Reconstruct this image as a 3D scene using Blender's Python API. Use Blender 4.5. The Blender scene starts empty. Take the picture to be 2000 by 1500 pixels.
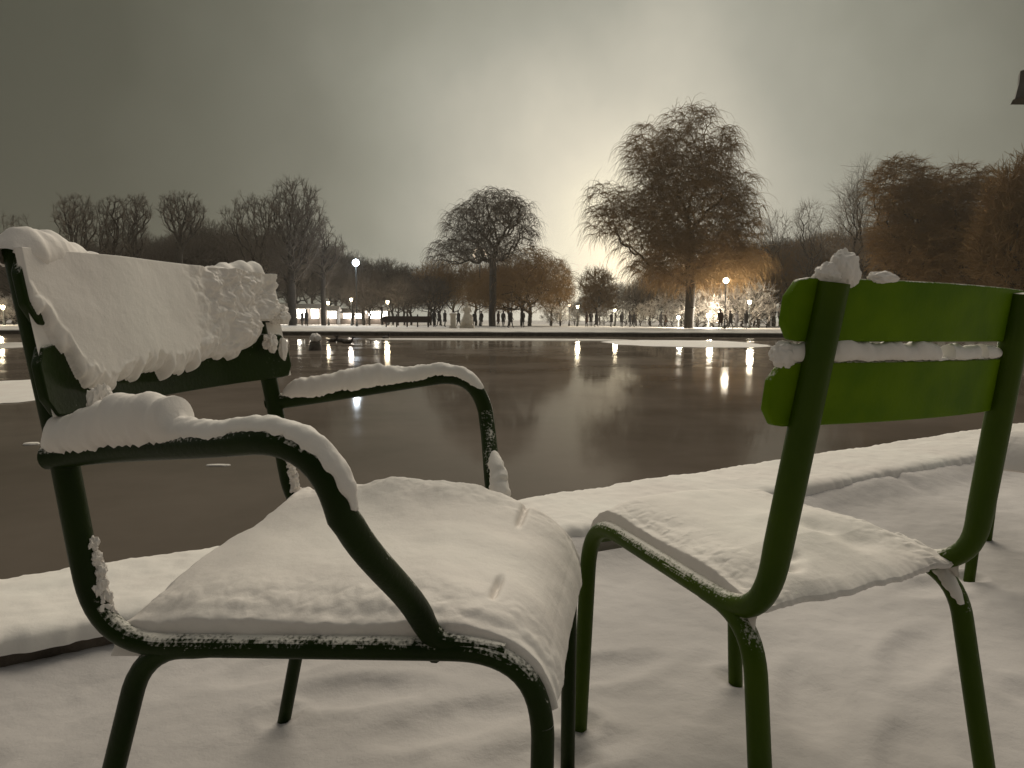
import bpy, bmesh, math, random
import numpy as np
from mathutils import Vector, Matrix, noise
R = math.radians
S = bpy.context.scene
C = S.collection

# ------------------------------------------------------------------ camera
F_PX, HY, CAM_H, ROLL = 1302.83, 625.15, 0.7788, 0.231
PITCH = math.atan((750 - HY) / F_PX)
cam = bpy.data.cameras.new('camera'); camo = bpy.data.objects.new('camera', cam); C.objects.link(camo)
cam.sensor_width = 36; cam.lens = 36 * F_PX / 2000; cam.clip_start = 0.05; cam.clip_end = 3000
camo.matrix_world = Matrix.Translation((0, 0, CAM_H)) @ Matrix.Rotation(R(90) - PITCH, 4, 'X') @ Matrix.Rotation(R(ROLL), 4, 'Z')
S.camera = camo

# ------------------------------------------------------------------ render / exposure
S.render.engine = 'CYCLES'
S.view_settings.view_transform = 'Standard'
S.view_settings.look = 'None'
S.view_settings.gamma = 1
S.view_settings.exposure = 0.0
S.cycles.volume_bounces = 0
S.cycles.max_bounces = 6
S.cycles.sample_clamp_indirect = 4

# ------------------------------------------------------------------ sky: city glow on low snow cloud
W = bpy.data.worlds.new('World'); S.world = W; W.use_nodes = True
nt = W.node_tree; N = nt.nodes; L = nt.links
for n in list(N): N.remove(n)
GLOW = Vector((math.sin(R(9.0)) * math.cos(R(4)), math.cos(R(9.0)) * math.cos(R(4)), math.sin(R(4))))
tc = N.new('ShaderNodeTexCoord')
dot = N.new('ShaderNodeVectorMath'); dot.operation = 'DOT_PRODUCT'
nrm = N.new('ShaderNodeVectorMath'); nrm.operation = 'NORMALIZE'
sq = N.new('ShaderNodeVectorMath'); sq.operation = 'MULTIPLY'; sq.inputs[1].default_value = (1, 1, .82)   # the glow spreads upward more than sideways
L.new(tc.outputs['Generated'], sq.inputs[0]); L.new(sq.outputs[0], nrm.inputs[0]); L.new(nrm.outputs[0], dot.inputs[0]); dot.inputs[1].default_value = GLOW
ac = N.new('ShaderNodeMath'); ac.operation = 'ARCCOSINE'; L.new(dot.outputs['Value'], ac.inputs[0])
nz = N.new('ShaderNodeTexNoise'); nz.inputs['Scale'].default_value = 3.2; nz.inputs['Detail'].default_value = 5; nz.inputs['Roughness'].default_value = .55
L.new(nrm.outputs[0], nz.inputs['Vector'])
nm = N.new('ShaderNodeMath'); nm.operation = 'MULTIPLY_ADD'; L.new(nz.outputs['Fac'], nm.inputs[0]); nm.inputs[1].default_value = .22; nm.inputs[2].default_value = -.11
ad = N.new('ShaderNodeMath'); ad.operation = 'ADD'; L.new(ac.outputs[0], ad.inputs[0]); L.new(nm.outputs[0], ad.inputs[1])
dv = N.new('ShaderNodeMath'); dv.operation = 'DIVIDE'; L.new(ad.outputs[0], dv.inputs[0]); dv.inputs[1].default_value = math.pi
rp = N.new('ShaderNodeValToRGB'); L.new(dv.outputs[0], rp.inputs[0])
def deg(a): return a / 180
stops = [(0, (1.35, 1.18, .86)), (4, (1.02, .93, .71)), (8, (.77, .71, .57)), (12, (.56, .53, .435)), (17, (.385, .375, .31)), (22, (.275, .272, .22)),
         (28, (.185, .183, .145)), (34, (.130, .130, .100)), (41, (.088, .088, .066)), (54, (.065, .065, .048)), (78, (.29, .285, .265)), (100, (.29, .285, .27)), (125, (.10, .10, .09)), (180, (.06, .06, .05))]
cr = rp.color_ramp
cr.elements[0].position = 0; cr.elements[0].color = (*stops[0][1], 1)
cr.elements[1].position = 1; cr.elements[1].color = (*stops[-1][1], 1)
for a, c in stops[1:-1]:
    e = cr.elements.new(deg(a)); e.color = (*c, 1)
bg = N.new('ShaderNodeBackground'); bg.inputs['Strength'].default_value = 1.0
L.new(rp.outputs[0], bg.inputs['Color'])
wo = N.new('ShaderNodeOutputWorld'); L.new(bg.outputs[0], wo.inputs['Surface'])

# dim warm directional part of the city glow
sd = bpy.data.lights.new('city_glow', 'SUN'); sd.energy = 1.9; sd.angle = R(40); sd.color = (1, .9, .74)
so = bpy.data.objects.new('city_glow', sd); C.objects.link(so)
so.rotation_euler = Vector((.12, .9, .85)).to_track_quat('Z', 'Y').to_euler()

# ------------------------------------------------------------------ helpers
rnd = random.Random(7)
def ray(px, py):
    rr = R(ROLL); X = px - 1000; V = 750 - py
    a = X * math.cos(rr) - V * math.sin(rr); b = X * math.sin(rr) + V * math.cos(rr)
    return Vector((a / F_PX, math.cos(PITCH) + b / F_PX * math.sin(PITCH), -math.sin(PITCH) + b / F_PX * math.cos(PITCH)))
def at(px, py, Y):
    d = ray(px, py); return Vector((0, 0, CAM_H)) + d * (Y / d.y)
def on(px, py, z=0):
    d = ray(px, py); return Vector((0, 0, CAM_H)) + d * ((z - CAM_H) / d.z)
def tag(o, label=None, cat=None, group=None, kind=None):
    if label: o['label'] = label
    if cat: o['category'] = cat
    if group: o['group'] = group
    if kind: o['kind'] = kind
    return o
def empty(name, loc=(0, 0, 0), rz=0):
    o = bpy.data.objects.new(name, None); C.objects.link(o); o.location = loc; o.rotation_euler = (0, 0, rz); o.empty_display_size = .1
    return o
def mesh(name, V, Fc, mat=None, parent=None, smooth=True):
    m = bpy.data.meshes.new(name)
    V = np.asarray(V, dtype=np.float32)
    Fa = np.asarray(Fc, dtype=np.int32) if not isinstance(Fc, list) else None
    if Fa is not None:
        n, k = Fa.shape
        m.vertices.add(len(V)); m.vertices.foreach_set('co', V.ravel())
        m.loops.add(n * k); m.loops.foreach_set('vertex_index', Fa.ravel())
        m.polygons.add(n); m.polygons.foreach_set('loop_start', np.arange(n, dtype=np.int32) * k)
        m.update(calc_edges=True)
    else:
        m.from_pydata([tuple(map(float, v)) for v in V], [], Fc); m.update()
    if smooth: m.polygons.foreach_set('use_smooth', [True] * len(m.polygons))
    o = bpy.data.objects.new(name, m); C.objects.link(o)
    if mat: m.materials.append(mat)
    if parent: o.parent = parent
    return o
class MB:
    """collects shapes into one mesh"""
    def __init__(s): s.v = []; s.f = []
    def add(s, v, f):
        b = len(s.v); s.v += [tuple(p) for p in v]; s.f += [tuple(i + b for i in q) for q in f]
    def box(s, c, d, M=None):
        x, y, z = [k / 2 for k in d]
        vs = [Vector((sx * x, sy * y, sz * z)) for sz in (-1, 1) for sx, sy in ((-1, -1), (1, -1), (1, 1), (-1, 1))]
        if M: vs = [M @ v for v in vs]
        s.add([v + Vector(c) for v in vs], [(3, 2, 1, 0), (4, 5, 6, 7), (0, 1, 5, 4), (1, 2, 6, 5), (2, 3, 7, 6), (3, 0, 4, 7)])
    def tube(s, pts, ra, n=14, rb=None, side=None, cap=True):
        """sweep an ellipse: ra in the plane's normal direction, rb along 'side'; pts list of Vector, radii scalars or lists"""
        P = [Vector(p) for p in pts]; m = len(P)
        if not hasattr(ra, '__len__'): ra = [ra] * m
        if rb is None: rb = ra
        elif not hasattr(rb, '__len__'): rb = [rb] * m
        T = []
        for i in range(m):
            t = (P[min(i + 1, m - 1)] - P[max(i - 1, 0)]).normalized(); T.append(t)
        sv = Vector(side) if side else (Vector((1, 0, 0)) if abs(T[0].x) < .8 else Vector((0, 1, 0)))
        vs = []; prev = sv
        for i in range(m):
            b = (prev - T[i] * prev.dot(T[i])).normalized()
            if not side: prev = b
            a = T[i].cross(b)
            for k in range(n):
                w = 2 * math.pi * k / n
                vs.append(P[i] + a * (math.sin(w) * ra[i]) + b * (math.cos(w) * rb[i]))
        fs = [(i * n + k, i * n + (k + 1) % n, (i + 1) * n + (k + 1) % n, (i + 1) * n + k) for i in range(m - 1) for k in range(n)]
        if cap: fs += [tuple(range(n - 1, -1, -1)), tuple((m - 1) * n + k for k in range(n))]
        s.add(vs, fs)
    def lathe(s, prof, n=16, c=(0, 0, 0)):
        vs = [(c[0] + r * math.cos(2 * math.pi * k / n), c[1] + r * math.sin(2 * math.pi * k / n), c[2] + z) for r, z in prof for k in range(n)]
        m = len(prof)
        fs = [(i * n + k, i * n + (k + 1) % n, (i + 1) * n + (k + 1) % n, (i + 1) * n + k) for i in range(m - 1) for k in range(n)]
        fs += [tuple(range(n - 1, -1, -1)), tuple((m - 1) * n + k for k in range(n))]
        s.add(vs, fs)
    def build(s, name, mat, parent=None, smooth=True, bevel=0):
        o = mesh(name, s.v, s.f, mat, parent, smooth)
        if bevel:
            b = o.modifiers.new('bevel', 'BEVEL'); b.width = bevel; b.segments = 3; b.limit_method = 'ANGLE'
        if smooth:
            try: o.data.set_sharp_from_angle(angle=R(40))
            except Exception: pass
        return o
def fillet(pts, rad, k=8):
    """rounded polyline through 3D pts"""
    out = [Vector(pts[0])]
    for i in range(1, len(pts) - 1):
        a, b, c = Vector(pts[i - 1]), Vector(pts[i]), Vector(pts[i + 1]); r = rad[i - 1]
        u = (a - b); w = (c - b); lu, lw = u.length, w.length; u.normalize(); w.normalize()
        ang = u.angle(w); d = min(r / math.tan(ang / 2), lu * .49 if i > 1 else lu * .9, lw * .49 if i < len(pts) - 2 else lw * .9)
        p0 = b + u * d; p1 = b + w * d
        for j in range(k + 1):
            t = j / k; out.append(p0 * (1 - t) ** 2 + b * 2 * t * (1 - t) * .94 + (p0 + p1) * .5 * (2 * t * (1 - t) * .06) + p1 * t ** 2)
    out.append(Vector(pts[-1]))
    return out
def resample(P, step):
    P = [Vector(p) for p in P]; d = [0]
    for i in range(1, len(P)): d.append(d[-1] + (P[i] - P[i - 1]).length)
    n = max(2, int(d[-1] / step)); out = []; j = 0
    for i in range(n + 1):
        s_ = d[-1] * i / n
        while j < len(P) - 2 and d[j + 1] < s_: j += 1
        t = (s_ - d[j]) / max(1e-9, d[j + 1] - d[j]); out.append(P[j].lerp(P[j + 1], min(1, t)))
    return out
def nz3(x, y, z, s=1): return noise.noise(Vector((x * s, y * s, z * s)))
def fbm(x, y, z, o=4): return noise.fractal(Vector((x, y, z)), 1.0, 2.0, o)
def sstep(a, b, x):
    t = min(1, max(0, (x - a) / (b - a))); return t * t * (3 - 2 * t)
def interp(x, tab): return float(np.interp(x, [t[0] for t in tab], [t[1] for t in tab]))

# ------------------------------------------------------------------ materials
def mat(name, base, rough=.6, var=None, vscale=6, bump=0, bscale=40, metal=0, emit=None, estr=0, spec=None, coat=0, obj=True, detail=5):
    m = bpy.data.materials.new(name); m.use_nodes = True; nt = m.node_tree; b = nt.nodes['Principled BSDF']
    b.inputs['Base Color'].default_value = (*base, 1); b.inputs['Roughness'].default_value = rough; b.inputs['Metallic'].default_value = metal
    if spec is not None: b.inputs['Specular IOR Level'].default_value = spec
    if coat: b.inputs['Coat Weight'].default_value = coat; b.inputs['Coat Roughness'].default_value = .15
    if emit: b.inputs['Emission Color'].default_value = (*emit, 1); b.inputs['Emission Strength'].default_value = estr
    t = nt.nodes.new('ShaderNodeTexCoord')
    if var:
        n = nt.nodes.new('ShaderNodeTexNoise'); n.inputs['Scale'].default_value = vscale; n.inputs['Detail'].default_value = detail
        nt.links.new(t.outputs['Object'], n.inputs['Vector'])
        r = nt.nodes.new('ShaderNodeValToRGB'); r.color_ramp.elements[0].position = .32; r.color_ramp.elements[1].position = .68
        r.color_ramp.elements[0].color = (*base, 1); r.color_ramp.elements[1].color = (*var, 1)
        nt.links.new(n.outputs['Fac'], r.inputs[0]); nt.links.new(r.outputs[0], b.inputs['Base Color'])
    if bump:
        n = nt.nodes.new('ShaderNodeTexNoise'); n.inputs['Scale'].default_value = bscale; n.inputs['Detail'].default_value = 6; n.inputs['Roughness'].default_value = .65
        nt.links.new(t.outputs['Object'], n.inputs['Vector'])
        bp = nt.nodes.new('ShaderNodeBump'); bp.inputs['Strength'].default_value = 1; bp.inputs['Distance'].default_value = bump
        nt.links.new(n.outputs['Fac'], bp.inputs['Height']); nt.links.new(bp.outputs[0], b.inputs['Normal'])
    return m
M = {}
M['snow'] = mat('fresh_snow', (.77, .715, .665), .7, (.84, .81, .75), 3, .0010, 90)
M['snowground'] = mat('trodden_snow', (.40, .375, .36), .75, (.60, .565, .545), 1.5, .003, 30)
M['snowpath'] = mat('path_snow', (.42, .39, .35), .75, (.74, .70, .64), .9, .02, 6)
M['green'] = mat('chair_green_lit', (.125, .215, .0003), .5, (.075, .15, .0003), 14, .0006, 160, spec=.08)  # brighter light on the back boards is mixed into this green
M['shadegreen'] = mat('chair_green_dimmed', (.050, .086, .0005), .42, (.032, .062, .0005), 7, .0006, 160, spec=.15)  # same chair green, darkened for the dimmer light on the armless frame
M['deepshadegreen'] = mat('chair_green_shaded', (.012, .026, .0003), .42, (.007, .016, .0003), 9, .0006, 160, spec=.14)  # same chair green, with the armchair's shade painted into the colour
M['stone'] = mat('wet_stone', (.045, .034, .022), .55, (.12, .095, .07), 9, .01, 30)
M['palestone'] = mat('pale_stone', (.60, .54, .45), .8, (.72, .66, .56), 3, .02, 12)
M['bark'] = mat('winter_bark', (.018, .014, .010), .9, (.032, .026, .02), 3, .03, 12)
M['twig'] = mat('winter_twigs', (.06, .046, .034), .9, (.11, .09, .07), .8)
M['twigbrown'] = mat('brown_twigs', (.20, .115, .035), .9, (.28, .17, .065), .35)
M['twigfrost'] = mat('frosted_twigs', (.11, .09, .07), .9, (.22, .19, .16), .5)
M['lampmetal'] = mat('dark_lamp_metal', (.02, .022, .02), .5)
M['agedmetal'] = mat('aged_grey_metal', (.075, .07, .055), .6, (.11, .10, .08), 6)
M['coat'] = mat('dark_cloth', (.012, .011, .012), .9, (.02, .018, .018), 4)
M['coatbrown'] = mat('brown_cloth', (.06, .028, .016), .9)
M['skin'] = mat('skin', (.30, .17, .11), .6)
M['hair'] = mat('dark_hair', (.012, .009, .007), .8)
M['barrier'] = mat('dark_wood', (.018, .010, .007), .8, (.03, .016, .012), 3)
M['stall'] = mat('stall_wood', (.06, .045, .035), .8)
def glow(name, col, s): return mat(name, col, .5, emit=col, estr=s)
M['glow_white'] = glow('cold_white_lamp', (.75, .86, 1), 14)
M['glow_warm'] = glow('warm_white_lamp', (1, .88, .62), 12)
M['glow_dim'] = glow('dim_warm_lamp', (1, .82, .6), 1.2)
M['glow_stall'] = glow('stall_light', (1, .96, .86), 7)
def frost(m, lo=.55, hi=.95):
    """granular snow caught on the upward-facing metal"""
    nt = m.node_tree; b = nt.nodes['Principled BSDF']; old = b.inputs['Base Color'].links[0].from_socket
    g = nt.nodes.new('ShaderNodeNewGeometry'); sx = nt.nodes.new('ShaderNodeSeparateXYZ'); nt.links.new(g.outputs['True Normal'], sx.inputs[0])
    t = nt.nodes.new('ShaderNodeTexCoord'); n1 = nt.nodes.new('ShaderNodeTexNoise'); n1.inputs['Scale'].default_value = 260; n1.inputs['Detail'].default_value = 3
    n2 = nt.nodes.new('ShaderNodeTexNoise'); n2.inputs['Scale'].default_value = 28; n2.inputs['Detail'].default_value = 4
    nt.links.new(t.outputs['Object'], n1.inputs['Vector']); nt.links.new(t.outputs['Object'], n2.inputs['Vector'])
    a = nt.nodes.new('ShaderNodeMath'); a.operation = 'MULTIPLY_ADD'; nt.links.new(n1.outputs['Fac'], a.inputs[0]); a.inputs[1].default_value = 1.3; nt.links.new(sx.outputs['Z'], a.inputs[2])
    c = nt.nodes.new('ShaderNodeMath'); c.operation = 'MULTIPLY_ADD'; nt.links.new(n2.outputs['Fac'], c.inputs[0]); c.inputs[1].default_value = 1.2; nt.links.new(a.outputs[0], c.inputs[2])
    r = nt.nodes.new('ShaderNodeMapRange'); r.inputs[1].default_value = 1.25 + lo; r.inputs[2].default_value = 1.25 + hi; nt.links.new(c.outputs[0], r.inputs[0])
    mx = nt.nodes.new('ShaderNodeMix'); mx.data_type = 'RGBA'; nt.links.new(r.outputs[0], mx.inputs[0]); nt.links.new(old, mx.inputs[6]); mx.inputs[7].default_value = (.72, .69, .62, 1)
    nt.links.new(mx.outputs[2], b.inputs['Base Color'])
frost(M['green']); frost(M['shadegreen']); frost(M['deepshadegreen'])
def water_mat():
    m = bpy.data.materials.new('icy_pond_water'); m.use_nodes = True; nt = m.node_tree; nt.nodes.remove(nt.nodes['Principled BSDF']); out = nt.nodes['Material Output']
    t = nt.nodes.new('ShaderNodeTexCoord')
    n = nt.nodes.new('ShaderNodeTexNoise'); n.inputs['Scale'].default_value = .35; n.inputs['Detail'].default_value = 6; n.inputs['Roughness'].default_value = .6
    nt.links.new(t.outputs['Object'], n.inputs['Vector'])
    r = nt.nodes.new('ShaderNodeValToRGB'); r.color_ramp.elements[0].position = .35; r.color_ramp.elements[1].position = .7
    r.color_ramp.elements[0].color = (.092, .076, .060, 1); r.color_ramp.elements[1].color = (.165, .138, .115, 1)
    nt.links.new(n.outputs['Fac'], r.inputs[0])
    d = nt.nodes.new('ShaderNodeBsdfDiffuse'); nt.links.new(r.outputs[0], d.inputs['Color'])
    g = nt.nodes.new('ShaderNodeBsdfGlossy'); g.inputs['Color'].default_value = (.9, .88, .84, 1)
    r2 = nt.nodes.new('ShaderNodeMapRange'); r2.inputs[1].default_value = .4; r2.inputs[2].default_value = .65; r2.inputs[3].default_value = .04; r2.inputs[4].default_value = .11
    nt.links.new(n.outputs['Fac'], r2.inputs[0]); nt.links.new(r2.outputs[0], g.inputs['Roughness'])
    r3 = nt.nodes.new('ShaderNodeMapRange'); r3.inputs[1].default_value = .4; r3.inputs[2].default_value = .65; r3.inputs[3].default_value = .40; r3.inputs[4].default_value = .32
    nt.links.new(n.outputs['Fac'], r3.inputs[0])
    n2 = nt.nodes.new('ShaderNodeTexNoise'); n2.inputs['Scale'].default_value = 2.2; n2.inputs['Detail'].default_value = 3
    nt.links.new(t.outputs['Object'], n2.inputs['Vector'])
    bp = nt.nodes.new('ShaderNodeBump'); bp.inputs['Strength'].default_value = .06; bp.inputs['Distance'].default_value = .01
    nt.links.new(n2.outputs['Fac'], bp.inputs['Height']); nt.links.new(bp.outputs[0], g.inputs['Normal'])
    fr = nt.nodes.new('ShaderNodeFresnel'); fr.inputs['IOR'].default_value = 1.33; mf = nt.nodes.new('ShaderNodeMath'); mf.operation = 'MULTIPLY'; nt.links.new(fr.outputs[0], mf.inputs[0]); nt.links.new(r3.outputs[0], mf.inputs[1])
    mx = nt.nodes.new('ShaderNodeMixShader'); nt.links.new(mf.outputs[0], mx.inputs[0]); nt.links.new(d.outputs[0], mx.inputs[1]); nt.links.new(g.outputs[0], mx.inputs[2])
    nt.links.new(mx.outputs[0], out.inputs['Surface'])
    return m
M['water'] = water_mat()

# ------------------------------------------------------------------ pond, coping, ground
ZW = -.15
A0 = Vector((-1.37, 1.731, 0)); DD = Vector((.864, .5035, 0)).normalized(); NN = Vector((DD.y, -DD.x, 0))   # NN points to the camera side
CW = .43
def pl(x): return A0 + DD * ((x - A0.x) / DD.x)
YF = 38.5
pond = [pl(-45), Vector((-60, -5, 0)), Vector((-60, 28, 0)), Vector((-47, YF, 0)), Vector((44, YF, 0)), pl(50)]
def offset_poly(P, d):
    out = []; n = len(P)
    for i in range(n):
        a, b, c = P[i - 1], P[i], P[(i + 1) % n]
        e1 = (b - a).normalized(); e2 = (c - b).normalized()
        n1 = Vector((-e1.y, e1.x, 0)); n2 = Vector((-e2.y, e2.x, 0)); k = (n1 + n2).normalized()
        out.append(b + k * (d / k.dot(n1)))
    return out
outer = offset_poly(pond, CW)
if (outer[4] - pond[4]).y < 0: outer = offset_poly(pond, -CW)
water = mesh('water', [(p.x, p.y, ZW) for p in offset_poly(pond, CW * .2 if (offset_poly(pond, CW)[4] - pond[4]).y > 0 else -CW * .2)], [tuple(range(len(pond)))][:], M['water'], smooth=False)
if water.data.polygons[0].normal.z < 0: water.data.flip_normals()
tag(water, kind='structure')

# ground: one sheet with the pond cut out; a fine patch in front of the kerb
SP0, SP1, TP = -6.0, 8.0, 5.0
base = A0 + NN * CW
def gz_(x, y, edge):
    h = .012 * fbm(x * 1.3, y * 1.3, 0) + .006 * fbm(x * 4.1, y * 4.1, 3) + .0025 * fbm(x * 18, y * 18, 5) + .0016 * fbm(x * 55, y * 55, 5, 2)
    # shallow footprints
    for (fx, fy, a, d) in FOOT:
        c, s_ = math.cos(a), math.sin(a); u = ((x - fx) * c + (y - fy) * s_) / .15; w = (-(x - fx) * s_ + (y - fy) * c) / .055
        r2 = u * u + w * w
        if r2 < 4: h += d * (-math.exp(-r2 ** 2 * 1.2) + .35 * math.exp(-(math.sqrt(r2) - 1.3) ** 2 * 9))
    for (fx, fy) in HOLE:
        r2 = ((x - fx) ** 2 + (y - fy) ** 2) / .03 ** 2
        if r2 < 9: h += -.016 * math.exp(-r2 * .8) + .006 * math.exp(-(math.sqrt(r2) - 1.7) ** 2 * 4) * (1 + nz3(x * 60, y * 60, 0))
    h += edge
    return h
HOLE = [(0.029, 0.655), (0.102, 1.121), (-0.533, 0.709), (-0.451, 1.24), (0.494, 1.398), (0.132, 1.218), (0.754, 0.965), (0.32, 0.75)] + [(1.40, 1.968)]
FOOT = [(-.33, 1.32, .2, .012), (-.12, 1.22, .4, .010), (.08, 1.12, .3, .012), (.62, 1.32, 1.2, .010), (.72, 1.12, 1.0, .010), (-.98, 1.0, 1.2, .012), (-.8, .75, 1.1, .014), (-1.05, .7, 1.4, .01), (.18, 1.42, .3, .012), (.0, 1.62, .5, .009), (.95, 1.5, .8, .012), (1.15, 1.25, 2.2, .012), (.62, .75, 1.6, .01), (.8, .95, 1.9, .012), (1.25, 1.9, .4, .01), (-.5, 1.45, .6, .01), (.35, .55, 1.2, .012)]
ns, ntt = 520, 250
gs = np.concatenate([np.linspace(SP0, -.8, 40)[:-1], np.linspace(-.8, 4.6, 360), np.linspace(4.6, SP1, 40)[1:]])
gt = np.concatenate([np.linspace(0, 1.9, 150), np.linspace(1.9, TP, 40)[1:]])
gv = []
for t in gt:
    for s_ in gs:
        p = base + DD * float(s_) + NN * float(t)
        fade = sstep(0, .5, s_ - SP0) * sstep(0, .5, SP1 - s_) * sstep(0, .5, TP - t)
        drift = .062 * math.exp(-(t / .12) ** 2) * min(1, max(.12, .42 + 1.3 * sstep(1.0, 2.0, s_) + .5 * nz3(s_ * 3.7, 0, 2.2) - 1.2 * math.exp(-((s_ - 3.45) / .22) ** 2) * (.6 + nz3(s_ * 9, 1, 0))))
        gv.append((p.x, p.y, fade * gz_(p.x, p.y, drift)))
a_, b_ = len(gs), len(gt)
gf = [(j * a_ + i, (j + 1) * a_ + i, (j + 1) * a_ + i + 1, j * a_ + i + 1) for j in range(b_ - 1) for i in range(a_ - 1)]
bm = bmesh.new()
patch_corners = [base + DD * SP0, base + DD * SP0 + NN * TP, base + DD * SP1 + NN * TP, base + DD * SP1]
hole = [outer[0]] + patch_corners + [outer[5], outer[4], outer[3], outer[2], outer[1]]
big = [Vector((-900, -500, 0)), Vector((900, -500, 0)), Vector((900, 1500, 0)), Vector((-900, 1500, 0))]
for loop in (big, hole):
    vv = [bm.verts.new(p) for p in loop]
    for i in range(len(vv)): bm.edges.new((vv[i], vv[(i + 1) % len(vv)]))
bmesh.ops.triangle_fill(bm, edges=bm.edges[:], use_beauty=True)
bm.faces.ensure_lookup_table(); bm.verts.index_update()
fv = [tuple(v.co) for v in bm.verts]; ff = [tuple(v.index for v in f.verts) for f in bm.faces]; bm.free()
o0 = len(gv)
ground = mesh('ground', gv + fv, gf + [tuple(i + o0 for i in f) for f in ff], M['snowground'])
import bmesh as _b
bm = _b.new(); bm.from_mesh(ground.data); 
for f in bm.faces:
    if f.normal.z < 0: f.normal_flip()
bm.to_mesh(ground.data); bm.free()
tag(ground, kind='structure')

# stone coping round the pond
kb = MB()
n = len(pond)
for i in range(n):
    j = (i + 1) % n
    a, b, c, d = pond[i], pond[j], outer[j], outer[i]
    for q in ([a + Vector((0, 0, -.4)), b + Vector((0, 0, -.4)), b + Vector((0, 0, .055)), a + Vector((0, 0, .055))],
              [a + Vector((0, 0, .055)), b + Vector((0, 0, .055)), c + Vector((0, 0, .055)), d + Vector((0, 0, .055))],
              [d + Vector((0, 0, .055)), c + Vector((0, 0, .055)), c + Vector((0, 0, -.3)), d + Vector((0, 0, -.3))]):
        kb.add(q, [(0, 1, 2, 3)])
kerb = kb.build('kerb', M['stone'], smooth=False); tag(kerb, kind='structure')
# snow lying on the coping: fine near strip + plain strips elsewhere, one mesh
sv = []; sf = []
us = np.concatenate([np.linspace(-6, -.9, 60)[:-1], np.linspace(-.9, 6.2, 620), np.linspace(6.2, 30, 60)[1:], ])
vn = 46
for s_ in us:
    for k in range(vn):
        w = k / (vn - 1)
        fr = CW + .012 + .010 * fbm(s_ * 5, 7, 0) + .012 * fbm(s_ * 22, 1, 0) - .03 * max(0, nz3(s_ * 1.1, 4, 0)) - (.06 if 1.75 < s_ < 2.75 else 0) * max(0, nz3(s_ * 5, 9, 1) + .25)
        bk = -.012 + .010 * fbm(s_ * 3, 3, 3) + .009 * fbm(s_ * 11, 2, 2) - .012 * fbm(s_ * 29, 5, 1)
        t = bk + (fr - bk) * w
        e = 1 - abs(2 * w - 1) ** 9
        z = .05 + .045 * math.sqrt(max(0, e)) + (.007 * fbm(s_ * 2.4, t * 3, 1) + .0035 * fbm(s_ * 14, t * 14, 1) + .0016 * fbm(s_ * 45, t * 45, 1)) * e
        if k in (0, vn - 1): z = .05
        p = A0 + DD * float(s_) + NN * t; sv.append((p.x, p.y, z))
nu = len(us)
sf = [(i * vn + k, (i + 1) * vn + k, (i + 1) * vn + k + 1, i * vn + k + 1) for i in range(nu - 1) for k in range(vn - 1)]
ks = mesh('kerb_snow', sv, sf, M['snow'])
if ks.data.polygons[nu * 10].normal.z < 0: ks.data.flip_normals()
tag(ks, kind='structure')
# far bank snow on coping
fs = MB(); segs = 300
prev = None; vs = []; fcs = []
for i in range(segs + 1):
    x = -47 + 91 * i / segs
    h = .10 + .02 * fbm(x * .8, 0, 0)
    for (y, z) in ((YF - .03, .056), (YF - .02 + .02 * nz3(x * 3, 0, 0), h), (YF + .3, h + .02), (YF + CW, h), (YF + 2.2, .0)):
        vs.append((x, y, z))
fcs = [(i * 5 + k, (i + 1) * 5 + k, (i + 1) * 5 + k + 1, i * 5 + k + 1) for i in range(segs) for k in range(4)]
fsn = mesh('bank_snow', vs, fcs, M['snowpath']); tag(fsn, kind='structure')
# the trodden snow terrace beyond the pond
def terr(name, x0, x1, y0, y1, z, m):
    nx, ny = 60, 30; v = []
    for j in range(ny + 1):
        for i in range(nx + 1):
            x = x0 + (x1 - x0) * i / nx; y = y0 + (y1 - y0) * j / ny
            v.append((x, y, z + .03 * fbm(x * .3, y * .3, 0)))
    f = [(j * (nx + 1) + i, j * (nx + 1) + i + 1, (j + 1) * (nx + 1) + i + 1, (j + 1) * (nx + 1) + i) for j in range(ny) for i in range(nx)]
    return tag(mesh(name, v, f, m), kind='structure')
terr('path', -80, 80, YF + 1.2, 130, .045, M['snowpath'])

# ice with snow on the pond
def floe(cx, cy, rx, ry, seed, label, mt='snow'):
    n = 64; hh = min(.03, ry * .25 + .002); v = [(cx, cy, ZW + hh)]; 
    for ring, (k, z) in enumerate(((.9, hh * .93), (1, hh * .13))):
        for i in range(n):
            a = 2 * math.pi * i / n; q = 1 + .16 * fbm(math.cos(a) * 1.5 + seed, math.sin(a) * 1.5, seed) + .04 * fbm(math.cos(a) * 9, math.sin(a) * 9, seed)
            sx = abs(math.cos(a)) ** .8 * (1 if math.cos(a) > 0 else -1); sy = abs(math.sin(a)) ** .8 * (1 if math.sin(a) > 0 else -1)
            v.append((cx + rx * k * q * sx, cy + ry * k * q * sy, ZW + z))
    f = [(0, 1 + i, 1 + (i + 1) % n) for i in range(n)] + [(1 + i, 1 + n + i, 1 + n + (i + 1) % n, 1 + (i + 1) % n) for i in range(n)]
    o = mesh('ice_floe', [(x - cx, y - cy, z) for x, y, z in v], f, M[mt]); o.location = (cx, cy, 0)
    return tag(o, label, 'ice floe')
def floe_px(x0, x1, y0, y1, seed, label, mt='snow'):
    a = on((x0 + x1) / 2, y0, ZW); b = on((x0 + x1) / 2, y1, ZW); c = (a.y + b.y) / 2
    xl = on(x0, (y0 + y1) / 2, ZW).x; xr = on(x1, (y0 + y1) / 2, ZW).x
    return floe((xl + xr) / 2, c, (xr - xl) / 2, (a.y - b.y) / 2, seed, label, mt)
floe_px(-260, 150, 742, 800, 1, 'wide snow-covered ice sheet behind the armchair back post')
floe_px(-160, 60, 667, 688, 2, 'narrow grey ice strip near the far bank at the left edge', 'snowpath')
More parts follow.
